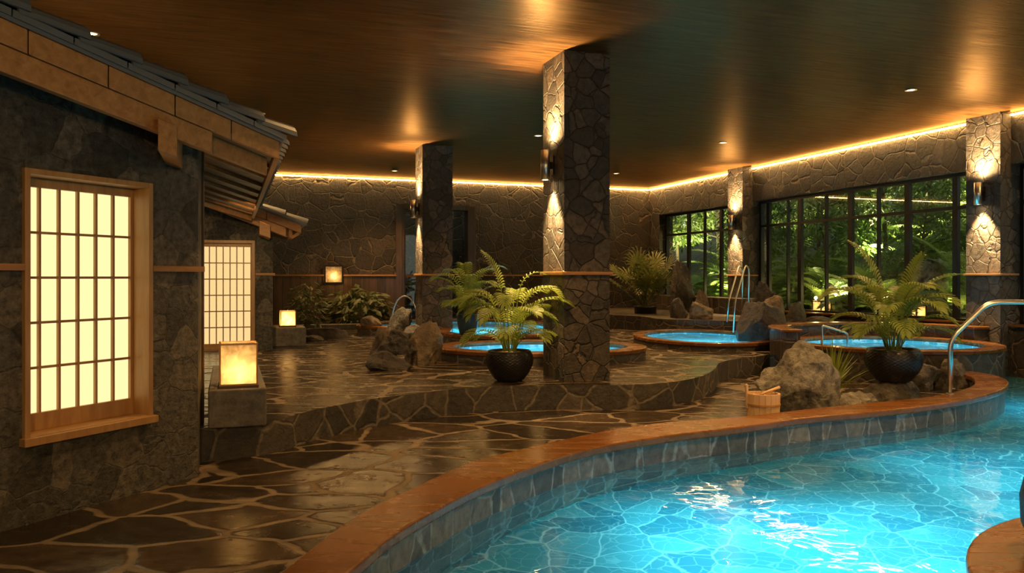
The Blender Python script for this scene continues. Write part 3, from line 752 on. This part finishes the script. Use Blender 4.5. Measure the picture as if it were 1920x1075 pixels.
# around pool C
rock('dark boulder overhanging the round pool, tinted blue by the water', 4.36, 14.0, .40, .86, .8, .68, 31, 'rockdark', -.3, rough=.05)
a = D(1280, 570, 20.6); rock('tall upright rock before the corner window', a.x, a.y, .6, .78, .6, 1.36, 32, 'rockdark', .2, cuts=10, rough=.05)
rock('squat pale rock with sharp edges on the terrace edge by the round pool', 4.08, 17.2, .6, .58, .46, .38, 36, 'rocktan', .2)
rock('upright pale rock between the tall rock and the spa handrail', 4.4, 18.6, .6, .36, .34, .62, 34, 'rocktan', .5)
rock('dark wedge of rock at the foot of the tall upright rock', 3.72, 17.75, .6, .4, .4, .45, 35, 'rockdark', .3, sub=4)
rock('broad pale rock heaped against the wide window, right of the spa handrail', 5.45, 16.75, .6, .62, .5, .52, 37, 'rocktan', .3)
rock('rounded brown rock at the top of the heap right of the spa handrail', 5.55, 17.35, .6, .64, .5, .82, 38, 'rockdark', .1)
rock('dark block of rock at the right end of the window heap', 5.75, 16.2, .6, .42, .36, .42, 39, 'rockdark', .5, sub=4)
rock('small stone at the front of the window heap beside the dark boulder', 5.1, 15.6, .6, .34, .3, .24, 40, 'rocktan', .5, sub=4)
rock('flat dark slab on the terrace below the garden lantern', 5.85, 15.35, .6, .7, .4, .16, 41, 'rockdark', .2, sub=4)

# ------------------------------------------------------------------ plants
def frond(mb, az, el, length, droop, n, ll, lw, start=.22, base=(0,0,0), sweep=.55, hang=.45, twist=0):
    steps = 18; p = Vector(base); pts = []; dirs = []
    for i in range(steps+1):
        t = i/steps; e = el - droop*t**1.15; a = az + twist*t
        d = Vector((math.cos(a)*math.cos(e), math.sin(a)*math.cos(e), math.sin(e)))
        pts.append(p.copy()); dirs.append(d); p += d*(length/steps)
    mb.tube(pts, [.008*(1-.8*i/steps)*max(.6,length) for i in range(steps+1)], 5)
    side0 = Vector((-math.sin(az), math.cos(az), 0))
    for k in range(n):
        tt = k/(n-1); t = start+(1-start)*tt
        x = t*steps; i = min(int(x), steps-1); f = x-i
        q = pts[i].lerp(pts[i+1], f); d = dirs[i]
        up = side0.cross(d)*-1
        if up.z < 0: up = -up
        L = ll*(max(.0, math.sin(PI*(.12+.80*tt)))**.65)
        for sg in (-1, 1):
            ca = math.cos(sweep+.5*tt); sa = math.sin(sweep+.5*tt)
            dl = (side0*sg*ca + d*sa + up*.22).normalized()
            wv = (d-dl*d.dot(dl)).normalized()*lw*.5
            p1 = q+dl*L*.35; d2 = (dl+Vector((0,0,-hang*.5))).normalized(); p2 = p1+d2*L*.35
            d3 = (d2+Vector((0,0,-hang))).normalized(); p3 = p2+d3*L*.3
            mb.add([q-wv*.4, q+wv*.4, p1+wv, p1-wv, p2+wv*.8, p2-wv*.8, p3], [(0,1,2,3),(3,2,4,5),(5,4,6)])
def pinnate(mb, az, el, Lp, Lb, arc, n, ll, lw, base=(0,0,0), hang=.5, lift=.25):
    p = Vector(base); pts = [p.copy()]; dirs = []
    steps = 8
    for i in range(steps):                       # bare petiole
        e = el - .12*arc*(i/steps)**2; d = Vector((math.cos(az)*math.cos(e), math.sin(az)*math.cos(e), math.sin(e)))
        dirs.append(d); p = p+d*(Lp/steps); pts.append(p.copy())
    e0 = el-.12*arc; nb = 20; b0 = len(pts)-1
    for i in range(nb):                          # arching blade
        e = e0 - .88*arc*((i+1)/nb)**1.1; d = Vector((math.cos(az)*math.cos(e), math.sin(az)*math.cos(e), math.sin(e)))
        dirs.append(d); p = p+d*(Lb/nb); pts.append(p.copy())
    dirs.append(dirs[-1]); N = len(pts)
    mb.tube(pts, [.0075*(1-.85*i/N) for i in range(N)], 5)
    side = Vector((-math.sin(az), math.cos(az), 0))
    for k in range(n):
        tt = (k+.3)/n; x = b0+tt*nb; i = min(int(x), N-2); q = pts[i].lerp(pts[i+1], x-i); d = dirs[i]
        up = d.cross(side)*-1
        if up.dot(Vector((0,0,1)))+up.dot(Vector((math.cos(az), math.sin(az), 0)))*.2 < 0: up = -up
        L = ll*(.45+.55*math.sin(PI*min(1,(.10+.86*tt))))*(1 if tt < .85 else .8)
        sw = .35+.75*tt
        for sg in (-1, 1):
            dl = (side*sg*math.cos(sw)+d*math.sin(sw)+up*lift).normalized()
            wv = (d-dl*d.dot(dl)).normalized()*lw*.5
            p1 = q+dl*L*.4; d2 = (dl+Vector((0,0,-hang*.6))).normalized(); p2 = p1+d2*L*.33
            d3 = (d2+Vector((0,0,-hang*1.5))).normalized(); p3 = p2+d3*L*.27
            mb.add([q-wv*.45, q+wv*.45, p1+wv, p1-wv, p2+wv*.85, p2-wv*.85, p3], [(0,1,2,3),(3,2,4,5),(5,4,6)])
def fan(mb, az, el, length, n, ll, lw, base=(0,0,0), hang=.3, spread=2.3):
    pts = []; p = Vector(base); st = 10
    for i in range(st+1):
        t = i/st; e = el-.35*t
        d = Vector((math.cos(az)*math.cos(e), math.sin(az)*math.cos(e), math.sin(e))); pts.append(p.copy()); p += d*(length/st)
    mb.tube(pts, .009, 5)
    q = pts[-1]; side = Vector((-math.sin(az), math.cos(az), 0)); up = d.cross(side)
    for k in range(n):
        a = -spread+2*spread*k/(n-1)
        dl = (d*math.cos(a)+side*math.sin(a)+up*.18).normalized(); L = ll*(.75+.25*math.cos(a))
        wv = (up.cross(dl)).normalized()*lw*.5
        p1 = q+dl*L*.5; d2 = (dl+Vector((0,0,-hang*.6))).normalized(); p2 = p1+d2*L*.3; d3 = (d2+Vector((0,0,-hang*1.6))).normalized(); p3 = p2+d3*L*.2
        mb.add([q-wv*.3, q+wv*.3, p1+wv, p1-wv, p2+wv*.7, p2-wv*.7, p3], [(0,1,2,3),(3,2,4,5),(5,4,6)])

def dimple(rows, n):
    def f(j, k, r, z): return .011*(1 if (k+ (j//2)*2) % 4 < 2 else 0) if 3 < j < rows-4 and j % 2 == 0 else 0
    return f
def bowl_pot(name, label, loc, r, h, soilz=.93):
    t = thing(name, label, 'pot', loc)
    prof = []
    N = 44
    for i in range(N+1):
        x = i/N
        rr = r*(.52+.48*math.sin(PI/2*min(1, x/.72))**.9) if x < .72 else r*(1-.10*((x-.72)/.28)**1.6)
        prof.append((rr, x*h))
    rows = len(prof)
    prof = [(0, 0)] + prof + [(r*.86, h), (r*.84, h*.985), (r*.84, h*.9)]
    m = MB(); m.lathe(prof, 120, mod=dimple(rows, 120)); m.build('bowl', M['blackpot'], t, smooth=True)
    m = MB(); m.lathe([(0, h*soilz+.015), (r*.4, h*soilz+.012), (r*.83, h*.9)], 40); m.build('soil', M['soil'], t, smooth=True)
    return t
def palm(label, loc, tiers, mat='palm', seed=1, name='potted_palm'):
    # tiers: (count, (el range), (petiole range), (blade range), (arc range), leaflets, leaflet length, leaflet width)
    t = thing(name, label, 'plant', loc)
    r = random.Random(seed); k = 0
    for n, el, lp, lb, arc, nl, ll, lw in tiers:
        if isinstance(n, (list, tuple)): azs = n
        else:
            azs = [k*2.4+i*2*PI/n+r.uniform(-.25,.25) for i in range(n)]
        k += 1
        for az in azs:
            m = MB(); q = .05
            pinnate(m, az, r.uniform(*el), r.uniform(*lp), r.uniform(*lb), r.uniform(*arc), nl, ll*r.uniform(.9,1.1), lw, base=(q*math.cos(az)+r.uniform(-.02,.02), q*math.sin(az)+r.uniform(-.02,.02), -.02))
            m.build('frond', M[mat], t)
    return t
rnd = random.Random(5)
# front palm
pc = Vector((-.03, 9.42, PLAT))
bowl_pot('plant_pot', 'black dimpled bowl pot on the step beside the nearest pillar', pc, .275, .36)
T1 = [(7, (1.0,1.25), (.12,.24), (.42,.55), (1.7,2.2), 17, .20, .020), (7, (1.25,1.4), (.34,.5), (.45,.55), (2.0,2.5), 18, .22, .021),
      (6, (1.35,1.48), (.56,.70), (.42,.52), (2.0,2.6), 17, .21, .020), ([2.75], (1.50,1.52), (.72,.74), (.55,.56), (.75,.8), 20, .17, .018), ([.5], (1.5,1.52), (.78,.8), (.42,.43), (2.0,2.1), 9, .12, .015), ([3.0,-.3], (1.3,1.35), (.45,.5), (.6,.62), (1.9,2.1), 20, .22, .021)]
palm('feathery palm with long arching fronds, growing in the black bowl beside the nearest pillar', pc+Vector((0,0,.345)), T1, seed=2)
# right palm
pr = Vector((4.49, 9.42, .27))
bowl_pot('plant_pot', 'black dimpled bowl pot on the flat rock by the pool handrail', pr, .315, .39)
T2 = [(8, (1.0,1.3), (.12,.26), (.45,.58), (1.7,2.2), 18, .20, .021), (8, (1.25,1.42), (.34,.5), (.48,.6), (1.7,2.3), 19, .22, .022),
      (5, (1.35,1.48), (.5,.62), (.42,.52), (1.6,2.1), 18, .20, .021), ([2.5], (1.46,1.48), (.62,.63), (.62,.63), (.7,.75), 22, .22, .022), ([.2], (1.42,1.44), (.45,.46), (.62,.63), (.4,.45), 22, .20, .022), ([-.6], (1.4,1.42), (.45,.46), (.6,.6), (1.2,1.3), 20, .20, .022)]
palm('bright green feathery palm growing in the black bowl on the rock', pr+Vector((0,0,.375)), T2, seed=3).scale = (1.12,)*3
# glazed pot palm
pg = Vector((-.78, 14.02, .48))
t = thing('plant_pot', 'dark glazed tapered pot standing on the back pool edge', 'pot', pg)
m = MB(); m.lathe([(0,0),(.12,0),(.135,.02),(.17,.15),(.19,.28),(.195,.36),(.205,.365),(.205,.385),(.175,.385),(.17,.35)], 40); m.build('bowl', M['bluepot'], t, smooth=True)
m = MB(); m.lathe([(0,.36),(.172,.35)], 24); m.build('soil', M['soil'], t)
T3 = [(6, (1.0,1.2), (.1,.2), (.4,.5), (1.5,1.9), 16, .2, .026), (8, (1.2,1.4), (.25,.45), (.5,.6), (1.4,2.0), 18, .22, .027), (5, (1.4,1.5), (.5,.66), (.5,.62), (1.5,2.3), 16, .22, .024)]
palm('upright palm in the glazed pot at the back pool', pg+Vector((0,0,.37)), T3, mat='palm', seed=4)
# fan palm by the corner
pf_ = G(1210, 612, PLAT); 
t = thing('plant_pot', 'plain dark cylindrical pot in the far corner below the fan palm', 'pot', pf_)
m = MB(); m.lathe([(0,0),(.23,0),(.25,.02),(.275,.46),(.285,.47),(.285,.5),(.25,.5),(.245,.45)], 40); m.build('bowl', M['blackpot'], t, smooth=True)
m = MB(); m.lathe([(0,.46),(.247,.45)], 24); m.build('soil', M['soil'], t)
t = thing('fan_palm', 'big fan palm with spiky round leaves in the far corner before the window', 'plant', pf_+Vector((0,0,.45)))
for i in range(24):
    m = MB(); fan(m, i*2.4+.3, rnd.uniform(.85,1.5), rnd.uniform(.5,1.3), 17, rnd.uniform(.46,.62), .042, base=(rnd.uniform(-.06,.06), rnd.uniform(-.06,.06), -.02), hang=.4); m.build('frond', M['palmdark'], t)
# spiky plant behind the pale rock
t = thing('spiky_plant', 'spiky dark green plant with sword leaves behind the big pale rock', 'plant', (3.98, 9.95, 0))
for i in range(46):
    az = i*2.4; el = rnd.uniform(.35,1.45); L = rnd.uniform(.5,.74); m = MB()
    d = Vector((math.cos(az)*math.cos(el), math.sin(az)*math.cos(el), math.sin(el))); sd = Vector((-math.sin(az), math.cos(az), 0))*.017
    z0 = Vector((0,0,.12*(i/46)-.01)); b = d*.02+z0; q = b+d*L*.5; e = q+(d+Vector((0,0,-.25))).normalized()*L*.5
    nn = sd.cross(d)*.3
    m.add([b-sd*.7, b+nn, b+sd*.7, q+sd, q+nn, q-sd, e], [(0,1,4,5),(1,2,3,4),(5,4,6),(4,3,6)]); m.build('blade', M['palm'], t)

def leaf_cloud(mb, rnd, n, rx, ry, rz, cz, size, asp=.42, shell=.45, droop=.3, gaps=0):
    for i in range(n):
        d = Vector((rnd.gauss(0,1), rnd.gauss(0,1), rnd.gauss(0,1))).normalized(); r = shell+(1-shell)*rnd.random()**.7
        p = Vector((d.x*rx*r, d.y*ry*r, cz+d.z*rz*r))
        if gaps and noise.noise(p*gaps+Vector((3.1,1.7,rx*7))) < -.05: continue
        ax = (Vector((d.x, d.y, 0))*1.0+Vector((rnd.gauss(0,.5), rnd.gauss(0,.5), rnd.uniform(-.5,.5)-droop))).normalized()
        sd = ax.cross(Vector((rnd.gauss(0,.3), rnd.gauss(0,.3), 1))).normalized(); nn = sd.cross(ax)
        L = size*rnd.uniform(.7,1.25); w = L*asp*.5
        mb.add([p, p+ax*L*.45+sd*w-nn*w*.25, p+ax*L*.45, p+ax*L*.45-sd*w-nn*w*.25, p+ax*L*.95-nn*L*.12], [(0,1,2),(0,2,3),(1,4,2),(2,4,3)])
def shrub(label, loc, rx, ry, rz, n, size, mat='bush', seed=1, name='leafy_shrub'):
    r = random.Random(seed); t = thing(name, label, 'plant', loc)
    m = MB(); leaf_cloud(m, r, n, rx, ry, rz, rz*.95, size); 
    m.v = [(x, y, max(z, .03)) for x, y, z in m.v]
    m.build('leaves', M[mat], t)
    m = MB()
    for i in range(9):
        a = i*2.4; m.tube([(0,0,.004),(math.cos(a)*rx*.3, math.sin(a)*ry*.3, rz*.6),(math.cos(a)*rx*.7, math.sin(a)*ry*.7, rz*1.2)], [.012,.009,.004], 5)
    m.build('stems', M['bark'], t)
    return t
shrub('broad-leaved bush below the back wall, right of the wall lantern', Vector((-3.85,19.9,PLAT)), .85, .6, .5, 420, .3, 'bush', 7)
shrub('leafy shrub peeking out behind the corner of the second house', Vector((-4.62,18.0,PLAT)), .4, .35, .62, 190, .22, 'bush', 8)
shrub('dim thin shrub directly under the wall lantern', Vector((-5.0,19.85,PLAT)), .42, .3, .5, 110, .2, 'bush', 9)
m = MB(); m.box(-3.2, 1.2, 0, .25, 0, .12)
tag(m.build('planter_kerb', M['block'], loc=Vector((-4.2,18.55,PLAT)), rotz=A0, bevel=.01), 'low stone kerb in front of the bushes by the back wall', 'kerb')

# ------------------------------------------------------------------ bucket, ladle and rails
bc = Vector((2.49, 7.93, 0))
bk = thing('wooden_bucket', 'round wooden stave bucket standing behind the timber coping', 'bucket', bc)
m = MB(); n = 18; R0, R1_, H = .150, .163, .35
for k in range(n):
    a0, a1 = 2*PI*k/n+.008, 2*PI*(k+1)/n-.008
    def pt(r, a, z): return (r*math.cos(a), r*math.sin(a), z)
    m.hexa([pt(R0-.018,a0,0),pt(R0,a0,0),pt(R0,a1,0),pt(R0-.018,a1,0),pt(R1_-.018,a0,H),pt(R1_,a0,H),pt(R1_,a1,H),pt(R1_-.018,a1,H)])
sv = m.build('staves', M['bucket'], bk)
m = MB(); m.lathe([(0,.03),(R0-.01,.03)], 24); m.build('bottom', M['bucket'], bk)
for z in (.06, .245):
    m = MB(); r = R0+(R1_-R0)*z/H+.002; m.lathe([(r,z-.008),(r+.004,z-.008),(r+.004,z+.008),(r,z+.008)], 36); m.build('hoop', M['frame'], sv)
m = MB(); m.hexa([(-.168,-.022,.20),(-.148,-.022,.20),(-.148,.022,.20),(-.168,.022,.20),(-.175,-.02,.43),(-.152,-.02,.43),(-.152,.02,.43),(-.175,.02,.43)])
m.tube([(-.1635,-.02,.43),(-.1635,.02,.43)], .012, 10); m.build('upright_handle', M['bucket'], bk, bevel=.004)
ld = thing('wooden_ladle', 'small wooden ladle lying across the top of the bucket', 'ladle', bc+Vector((.0,-.01,.35)), .35)
m = MB(); m.tube([(-.03,0,-.01),(.06,0,.018),(.19,0,.05)], [.011,.013,.015], 12); m.build('handle', M['bucket'], ld, smooth=True)
m = MB(); m.lathe([(0,-.06),(.055,-.06),(.062,-.05),(.066,.0),(.058,.0),(.053,-.046),(0,-.046)], 28, c=(-.06,0,-.01)); m.build('cup', M['bucket'], ld)

def rail_path(pts, r=.09, seg=6):
    P = [Vector(p) for p in pts]; out = [P[0]]
    for i in range(1, len(P)-1):
        a, b, c = P[i-1], P[i], P[i+1]
        rr = min(r, (a-b).length*.45, (c-b).length*.45)
        s = b+(a-b).normalized()*rr; e = b+(c-b).normalized()*rr
        for k in range(seg+1):
            t = k/seg; out.append(s*(1-t)**2+b*2*t*(1-t)+e*t*t)
    out.append(P[-1]); return out
hr = thing('pool_handrail', 'shiny steel twin handrail rising from the timber coping at the right', 'handrail', (0,0,0))
for dx, dy in ((0,0),(.235,.40)):
    bx, by = 4.87+dx, 8.9+dy
    pts = [(bx,by,.2),(bx,by,.80),(bx+.42,by-.02,1.22),(bx+1.0,by-.12,1.22),(bx+1.45,by-.2,.9),(bx+1.45,by-.2,-.9)]
    m = MB(); m.tube(rail_path(pts,.13,8), .0215, 14); rl = m.build('rail', M['metal'], hr, smooth=True)
    m = MB(); m.lathe([(.0225,0),(.045,0),(.045,.008),(.0225,.014)], 20, c=(bx,by,.2)); m.build('base_flange', M['metal'], rl)
h2 = thing('pool_handrail', 'slim steel handrail with a steep bend beyond the dark boulder', 'handrail')
for o_ in (0, .45):
    q = Vector((0, o_, 0))
    pts = [D(1375,573,15.6)+q, D(1379,562,15.6)+q, D(1398,497,15.9)+q, D(1404,503,16.1)+q]
    pts[0].z = .42+ (.18 if o_ else .0); e = pts[-1].copy(); e.z = .6; pts.append(e)
    m = MB(); m.tube(rail_path(pts,.09,6), .016, 10); m.build('rail', M['metal'], h2, smooth=True)
h3 = thing('pool_handrail', 'thin steel post rail at the near side of the window pool', 'handrail')
pA = G(1589,707,0); pB = Vector((4.65,12.0,.48))
m = MB(); m.tube(rail_path([pA, (pA.x,pA.y,.66), (pB.x,pB.y,.78), pB],.05,6), .014, 10); m.build('rail', M['metal'], h3, smooth=True)
h4 = thing('pool_handrail', 'arched steel handrail at the back pool, left of the further pillar', 'handrail')
c0 = Vector((-2.55,19.0,.3))
m = MB(); m.tube([c0+Vector((.3*math.cos(a_), 0, .15+.6*math.sin(a_)))-Vector((0,0,.0)) for a_ in [PI*k/16 for k in range(17)]], .018, 8); m.build('rail', M['metal'], h4, smooth=True)

# ------------------------------------------------------------------ garden
gr = MB(); NX, NY = 46, 22
for j in range(NY+1):
    for i in range(NX+1):
        tt = -20+i*(46/NX); yy = .45+j*.75
        gr.v.append((tt, yy, .62+.07*yy+.24*max(0,yy-3)+.18*noise.noise(Vector((tt*.5, yy*.5, 3)))*min(1, yy-.4)))
for j in range(NY):
    for i in range(NX):
        a = j*(NX+1)+i; gr.f.append((a, a+1, a+NX+2, a+NX+1)); gr.m.append(0)
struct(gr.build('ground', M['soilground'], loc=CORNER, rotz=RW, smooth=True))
def GP(t, y, dz=0):       # a spot in the garden, t along the window wall and y metres outside
    p = CORNER-U*t+V*y; p = Vector((p.x, p.y, .62+.07*y+.24*max(0,y-3)+.18*noise.noise(Vector((t*.5, y*.5, 3)))*min(1, max(0,y-.4))+dz)); return p
# trees
def tree_proto(label, h, crown_r, n, size, mat, seed, loc, trunk_r=.07, levels=4):
    r = random.Random(seed); t = thing('garden_tree', label, 'tree', loc)
    m = MB(); bend = Vector((r.uniform(-.4,.4), r.uniform(-.4,.4), 0))
    top = Vector((0,0,h*.92))+bend
    tp = [Vector((0,0,-.1)), Vector((0,0,h*.3))+bend*.25, Vector((0,0,h*.6))+bend*.6, top]
    m.tube(tp, [trunk_r, trunk_r*.8, trunk_r*.5, .015], 8)
    cl = MB()
    for k in range(levels*4):
        z = h*(.22+.74*k/(levels*4)); a = k*2.4
        b0 = Vector((0,0,z))+bend*(z/h); L = crown_r*(1.1-.55*(z/h))
        b1 = b0+Vector((math.cos(a)*L*.6, math.sin(a)*L*.6, .25)); b2 = b0+Vector((math.cos(a)*L, math.sin(a)*L, .3))
        m.tube([b0, b1, b2], [.022,.014,.006], 5)
        sub = MB(); leaf_cloud(sub, r, n//(levels*4), L*.55, L*.55, L*.3, 0, size, asp=.36, shell=.2, droop=.45)
        c = b1.lerp(b2, .5); cl.add([(x+c.x, y+c.y, z_+c.z) for x, y, z_ in sub.v], sub.f)
    m.build('trunk', M['bark'], t); cl.build('crown', M[mat], t)
    return t
tg = 'leafy trees at the back of the garden'
protos = [tree_proto('tall leafy tree in the dark garden seen through the wide window', 5.6, 1.5, 3400, .26, 'garden', 51, GP(9.5, 5.2)),
          tree_proto('slim tree with fine layered branches near the right end of the wide window', 4.4, .95, 2600, .17, 'garden', 52, GP(10.2, 2.4), .04, 6),
          tree_proto('dark dense tree seen through the corner window', 5.2, 1.4, 3400, .24, 'gardend', 53, GP(2.6, 4.0))]
for i, (t_, y_) in enumerate([(6.2,5.6),(3.9,5.2),(1.6,5.6),(-.8,4.8),(-3.2,4.6),(-5.6,4.4),(-8.4,5.0),(4.6,8.2),(2.0,8.6),(-1.0,8.0),(-4.4,7.6),(-7.5,8.0),(7.6,7.6),(-11.5,7.0),(-10.5,4.0),(-13.0,5.0),(-1.5,11.0),(2.8,11.6),(-6.0,11.0)]):
    dup(protos[0 if i % 2 == 0 else 2], GP(t_, y_), i*1.7, 'leafy tree at the back of the dark garden behind the windows', tg, .9+.25*((i*37) % 10)/10)
for i, (t_, y_, lab) in enumerate([(7.2,2.7,'slim layered tree behind the middle panes of the wide window'), (4.9,2.3,'slim layered tree just right of the pillar between the windows'), (1.6,2.6,'slim layered tree behind the corner window')]):
    dup(protos[1], GP(t_, y_), i*1.9+.5, lab, None, .85+.1*i)
# understory palms and ferns
def fern_proto(label, loc, seed, L, n, mat, nf=20, ll=.3, lw=.035):
    r = random.Random(seed); t = thing('garden_fern', label, 'plant', loc)
    for i in range(nf):
        m = MB(); frond(m, i*2.4, r.uniform(.5,1.4), L*r.uniform(.65,1.1), r.uniform(.8,1.5), n, ll, lw, start=.18, base=(0,0,-.03), hang=.35); m.build('frond', M[mat], t)
    return t
f0 = fern_proto('arching fern by the garden lantern nearest the wall heap', GP(5.7,1.5), 61, 1.1, 18, 'garden')
f1 = fern_proto('tall feathery garden palm lit from below behind the wide window', GP(6.9,2.2), 62, 1.9, 24, 'garden', 16, .45, .05)
fg = 'ferns of the garden undergrowth'
for i, (t_, y_, s_) in enumerate([(5.0,1.6,.8),(7.3,1.6,.8),(9.8,1.5,.8),(10.6,1.3,.7),(6.2,3.4,1.2),(7.8,3.3,1.1),(4.6,3.0,1.1),(9.6,2.9,1.1),(3.2,2.6,1.0),(2.4,1.6,.9),(.6,1.6,.9),(-.6,2.2,1.1),(5.6,4.8,1.4),(8.4,4.6,1.3),(3.4,4.3,1.3),(1.4,3.4,1.1),(-2.4,3.0,1.2),(6.9,1.3,.6)]):
    dup(f0, GP(t_, y_), i*2.1, 'arching fern in the undergrowth of the lit garden', fg, s_)
pgp = 'feathery palms of the garden'
for i, (t_, y_, s_) in enumerate([(4.9,2.3,.9),(9.2,2.1,.9),(1.0,2.6,1.1),(2.9,3.2,1.0),(6.0,6.0,1.3),(-.4,3.6,1.1),(8.9,4.0,1.2),(3.6,6.4,1.3),(7.0,4.3,1.2)]):
    dup(f1, GP(t_, y_), i*1.3+.4, 'feathery palm of the garden behind the windows', pgp, s_)
# garden rocks
g = GP(8.35,1.95); rock('large pale boulder in the garden, right of the middle of the wide window', g.x, g.y, g.z-.05, 1.0, .7, 1.15, 71, 'rock', .3, sub=5, name='garden_rock')
g = GP(8.5,1.25); rock('round grey stone in front of the pale garden boulder', g.x, g.y, g.z-.05, .7, .5, .55, 72, 'rock', .6, sub=4, name='garden_rock')
g = GP(5.9,1.7); rock('grey stone behind the left garden lantern', g.x, g.y, g.z-.05, .8, .55, .7, 73, 'rock', .1, sub=4, name='garden_rock')
g = GP(4.3,1.9); rock('upright grey stone in the garden beside the middle wall pillar', g.x, g.y, g.z-.05, .4, .35, .9, 74, 'rock', .1, sub=4, name='garden_rock')
g = GP(6.6,2.6); rock('grey boulder half hidden by ferns at the middle of the garden', g.x, g.y, g.z-.05, .8, .6, .8, 75, 'rock', 1.1, sub=4, name='garden_rock')
# garden lanterns
def garden_lantern(label, loc, w, h):
    t = thing('garden_lantern', label, 'lantern', loc, RW)
    m = MB(); s = w/2; e = .025
    for x in (-s, s-e):
        for y in (-s, s-e): m.box(x, x+e, y, y+e, 0, h)
    m.box(-s, s, -s, s, -.02, .02); m.build('lantern_frame', M['darkwood'], t)
    m = MB(); m.box(-s-.03, s+.03, -s-.03, s+.03, h, h+.025); m.build('lantern_roof', M['darkwood'], t)
    m = MB(); q = s-.012
    m.box(-q, q, -q, -q+.002, .02, h); m.box(-q, q, q-.002, q, .02, h); m.box(-q, -q+.002, -q, q, .02, h); m.box(q-.002, q, -q, q, .02, h); m.build('paper_shade', M['paper'], t)
    m = MB(); m.lathe([(0,.02),(.014,.02),(.014,.1),(.03,.13),(.03,.17),(0,.2)], 12); m.build('bulb', M['bulb'], t, smooth=True)
    lamp('POINT', 'garden_lantern_light', Vector(loc)+Vector((0,0,.17)), 14, WARM2, .03)
g = D(1541,588,18.3); garden_lantern('low square garden lantern standing outside the wide window, left of the potted palm', Vector((g.x, g.y, GP(6.3,.95).z)), .30, .27)
g = D(1718,597,15.6); garden_lantern('square garden lantern outside the wide window, half hidden by the potted palm', Vector((g.x, g.y, GP(9.1,.8).z)), .26, .27)
sg = 'small spike lights along the garden path'
for i, (t_, y_, h_) in enumerate([(5.9,1.1,.3),(6.1,1.5,.35),(7.5,1.6,.35),(7.75,1.2,.3),(9.9,1.4,.35),(10.1,1.1,.3),(10.5,2.2,.3),(3.6,1.0,.3),(2.9,1.3,.3),(8.6,2.0,.3),(7.0,3.3,.35),(8.9,3.0,.35),(1.5,2.6,.35)]):
    p = GP(t_, y_); t = thing('garden_spike_light', 'small glowing spike light among the garden plants', 'light', p, 0, sg)
    m = MB(); m.tube([(0,0,-.05),(0,0,h_)], .012, 6); m.build('spike', M['black'], t)
    m = MB(); m.lathe([(0,h_),(.028,h_+.02),(.035,h_+.045),(.022,h_+.07),(0,h_+.08)], 12); m.build('bulb', M['bulb'], t, smooth=True)
    lamp('POINT', 'garden_light', p+Vector((0,0,h_+.12)), 5, (1,.72,.25), .03)
for t_, y_, pw in ((9.9,2.6,160),(8.4,2.6,160),(6.9,2.6,150),(5.4,2.4,120),(3.6,2.6,100),(1.8,2.0,120),(.2,2.6,120),(7.6,4.8,200),(5.4,5.2,200),(3.2,5.6,200),(-1.8,4.0,160),(-4.5,4.0,160),(10.4,4.6,160),(6.0,7.4,220),(3.0,7.6,220),(8.6,6.4,200),(.4,6.4,200),(-3.4,6.4,200),(-6.5,5.5,180)):
    p = GP(t_, y_)
    lamp('SPOT', 'garden_uplight', p+Vector((0,0,.12)), pw*4, (1,.86,.38), .05, aim((-.1,-.1,1)), 125, .6)

# ------------------------------------------------------------------ world, camera, settings
w = bpy.data.worlds.new('evening_sky'); sc.world = w; w.use_nodes = True
nt = w.node_tree; bg = nt.nodes['Background']; bg.inputs['Color'].default_value = (.60,.63,.50,1); bg.inputs['Strength'].default_value = .55
cam = bpy.data.cameras.new('camera'); co = bpy.data.objects.new('camera', cam); C.objects.link(co); sc.camera = co
cam.sensor_width = 36; cam.lens = 36*F/1920; cam.shift_y = -(537.5-HY)/1920; cam.clip_start = .05; cam.clip_end = 200
co.location = (0,0,CAMZ); co.rotation_euler = (PI/2,0,0)
sc.view_settings.view_transform = 'Standard'; sc.view_settings.look = 'None'; sc.view_settings.gamma = 1; sc.view_settings.use_curve_mapping = False
sc.view_settings.exposure = 1.3
cy = sc.cycles
cy.use_denoising = True; cy.max_bounces = 8; cy.diffuse_bounces = 4; cy.glossy_bounces = 4; cy.transmission_bounces = 6; cy.transparent_max_bounces = 10
cy.sample_clamp_indirect = 4; cy.blur_glossy = .6; cy.caustics_reflective = False; cy.caustics_refractive = True
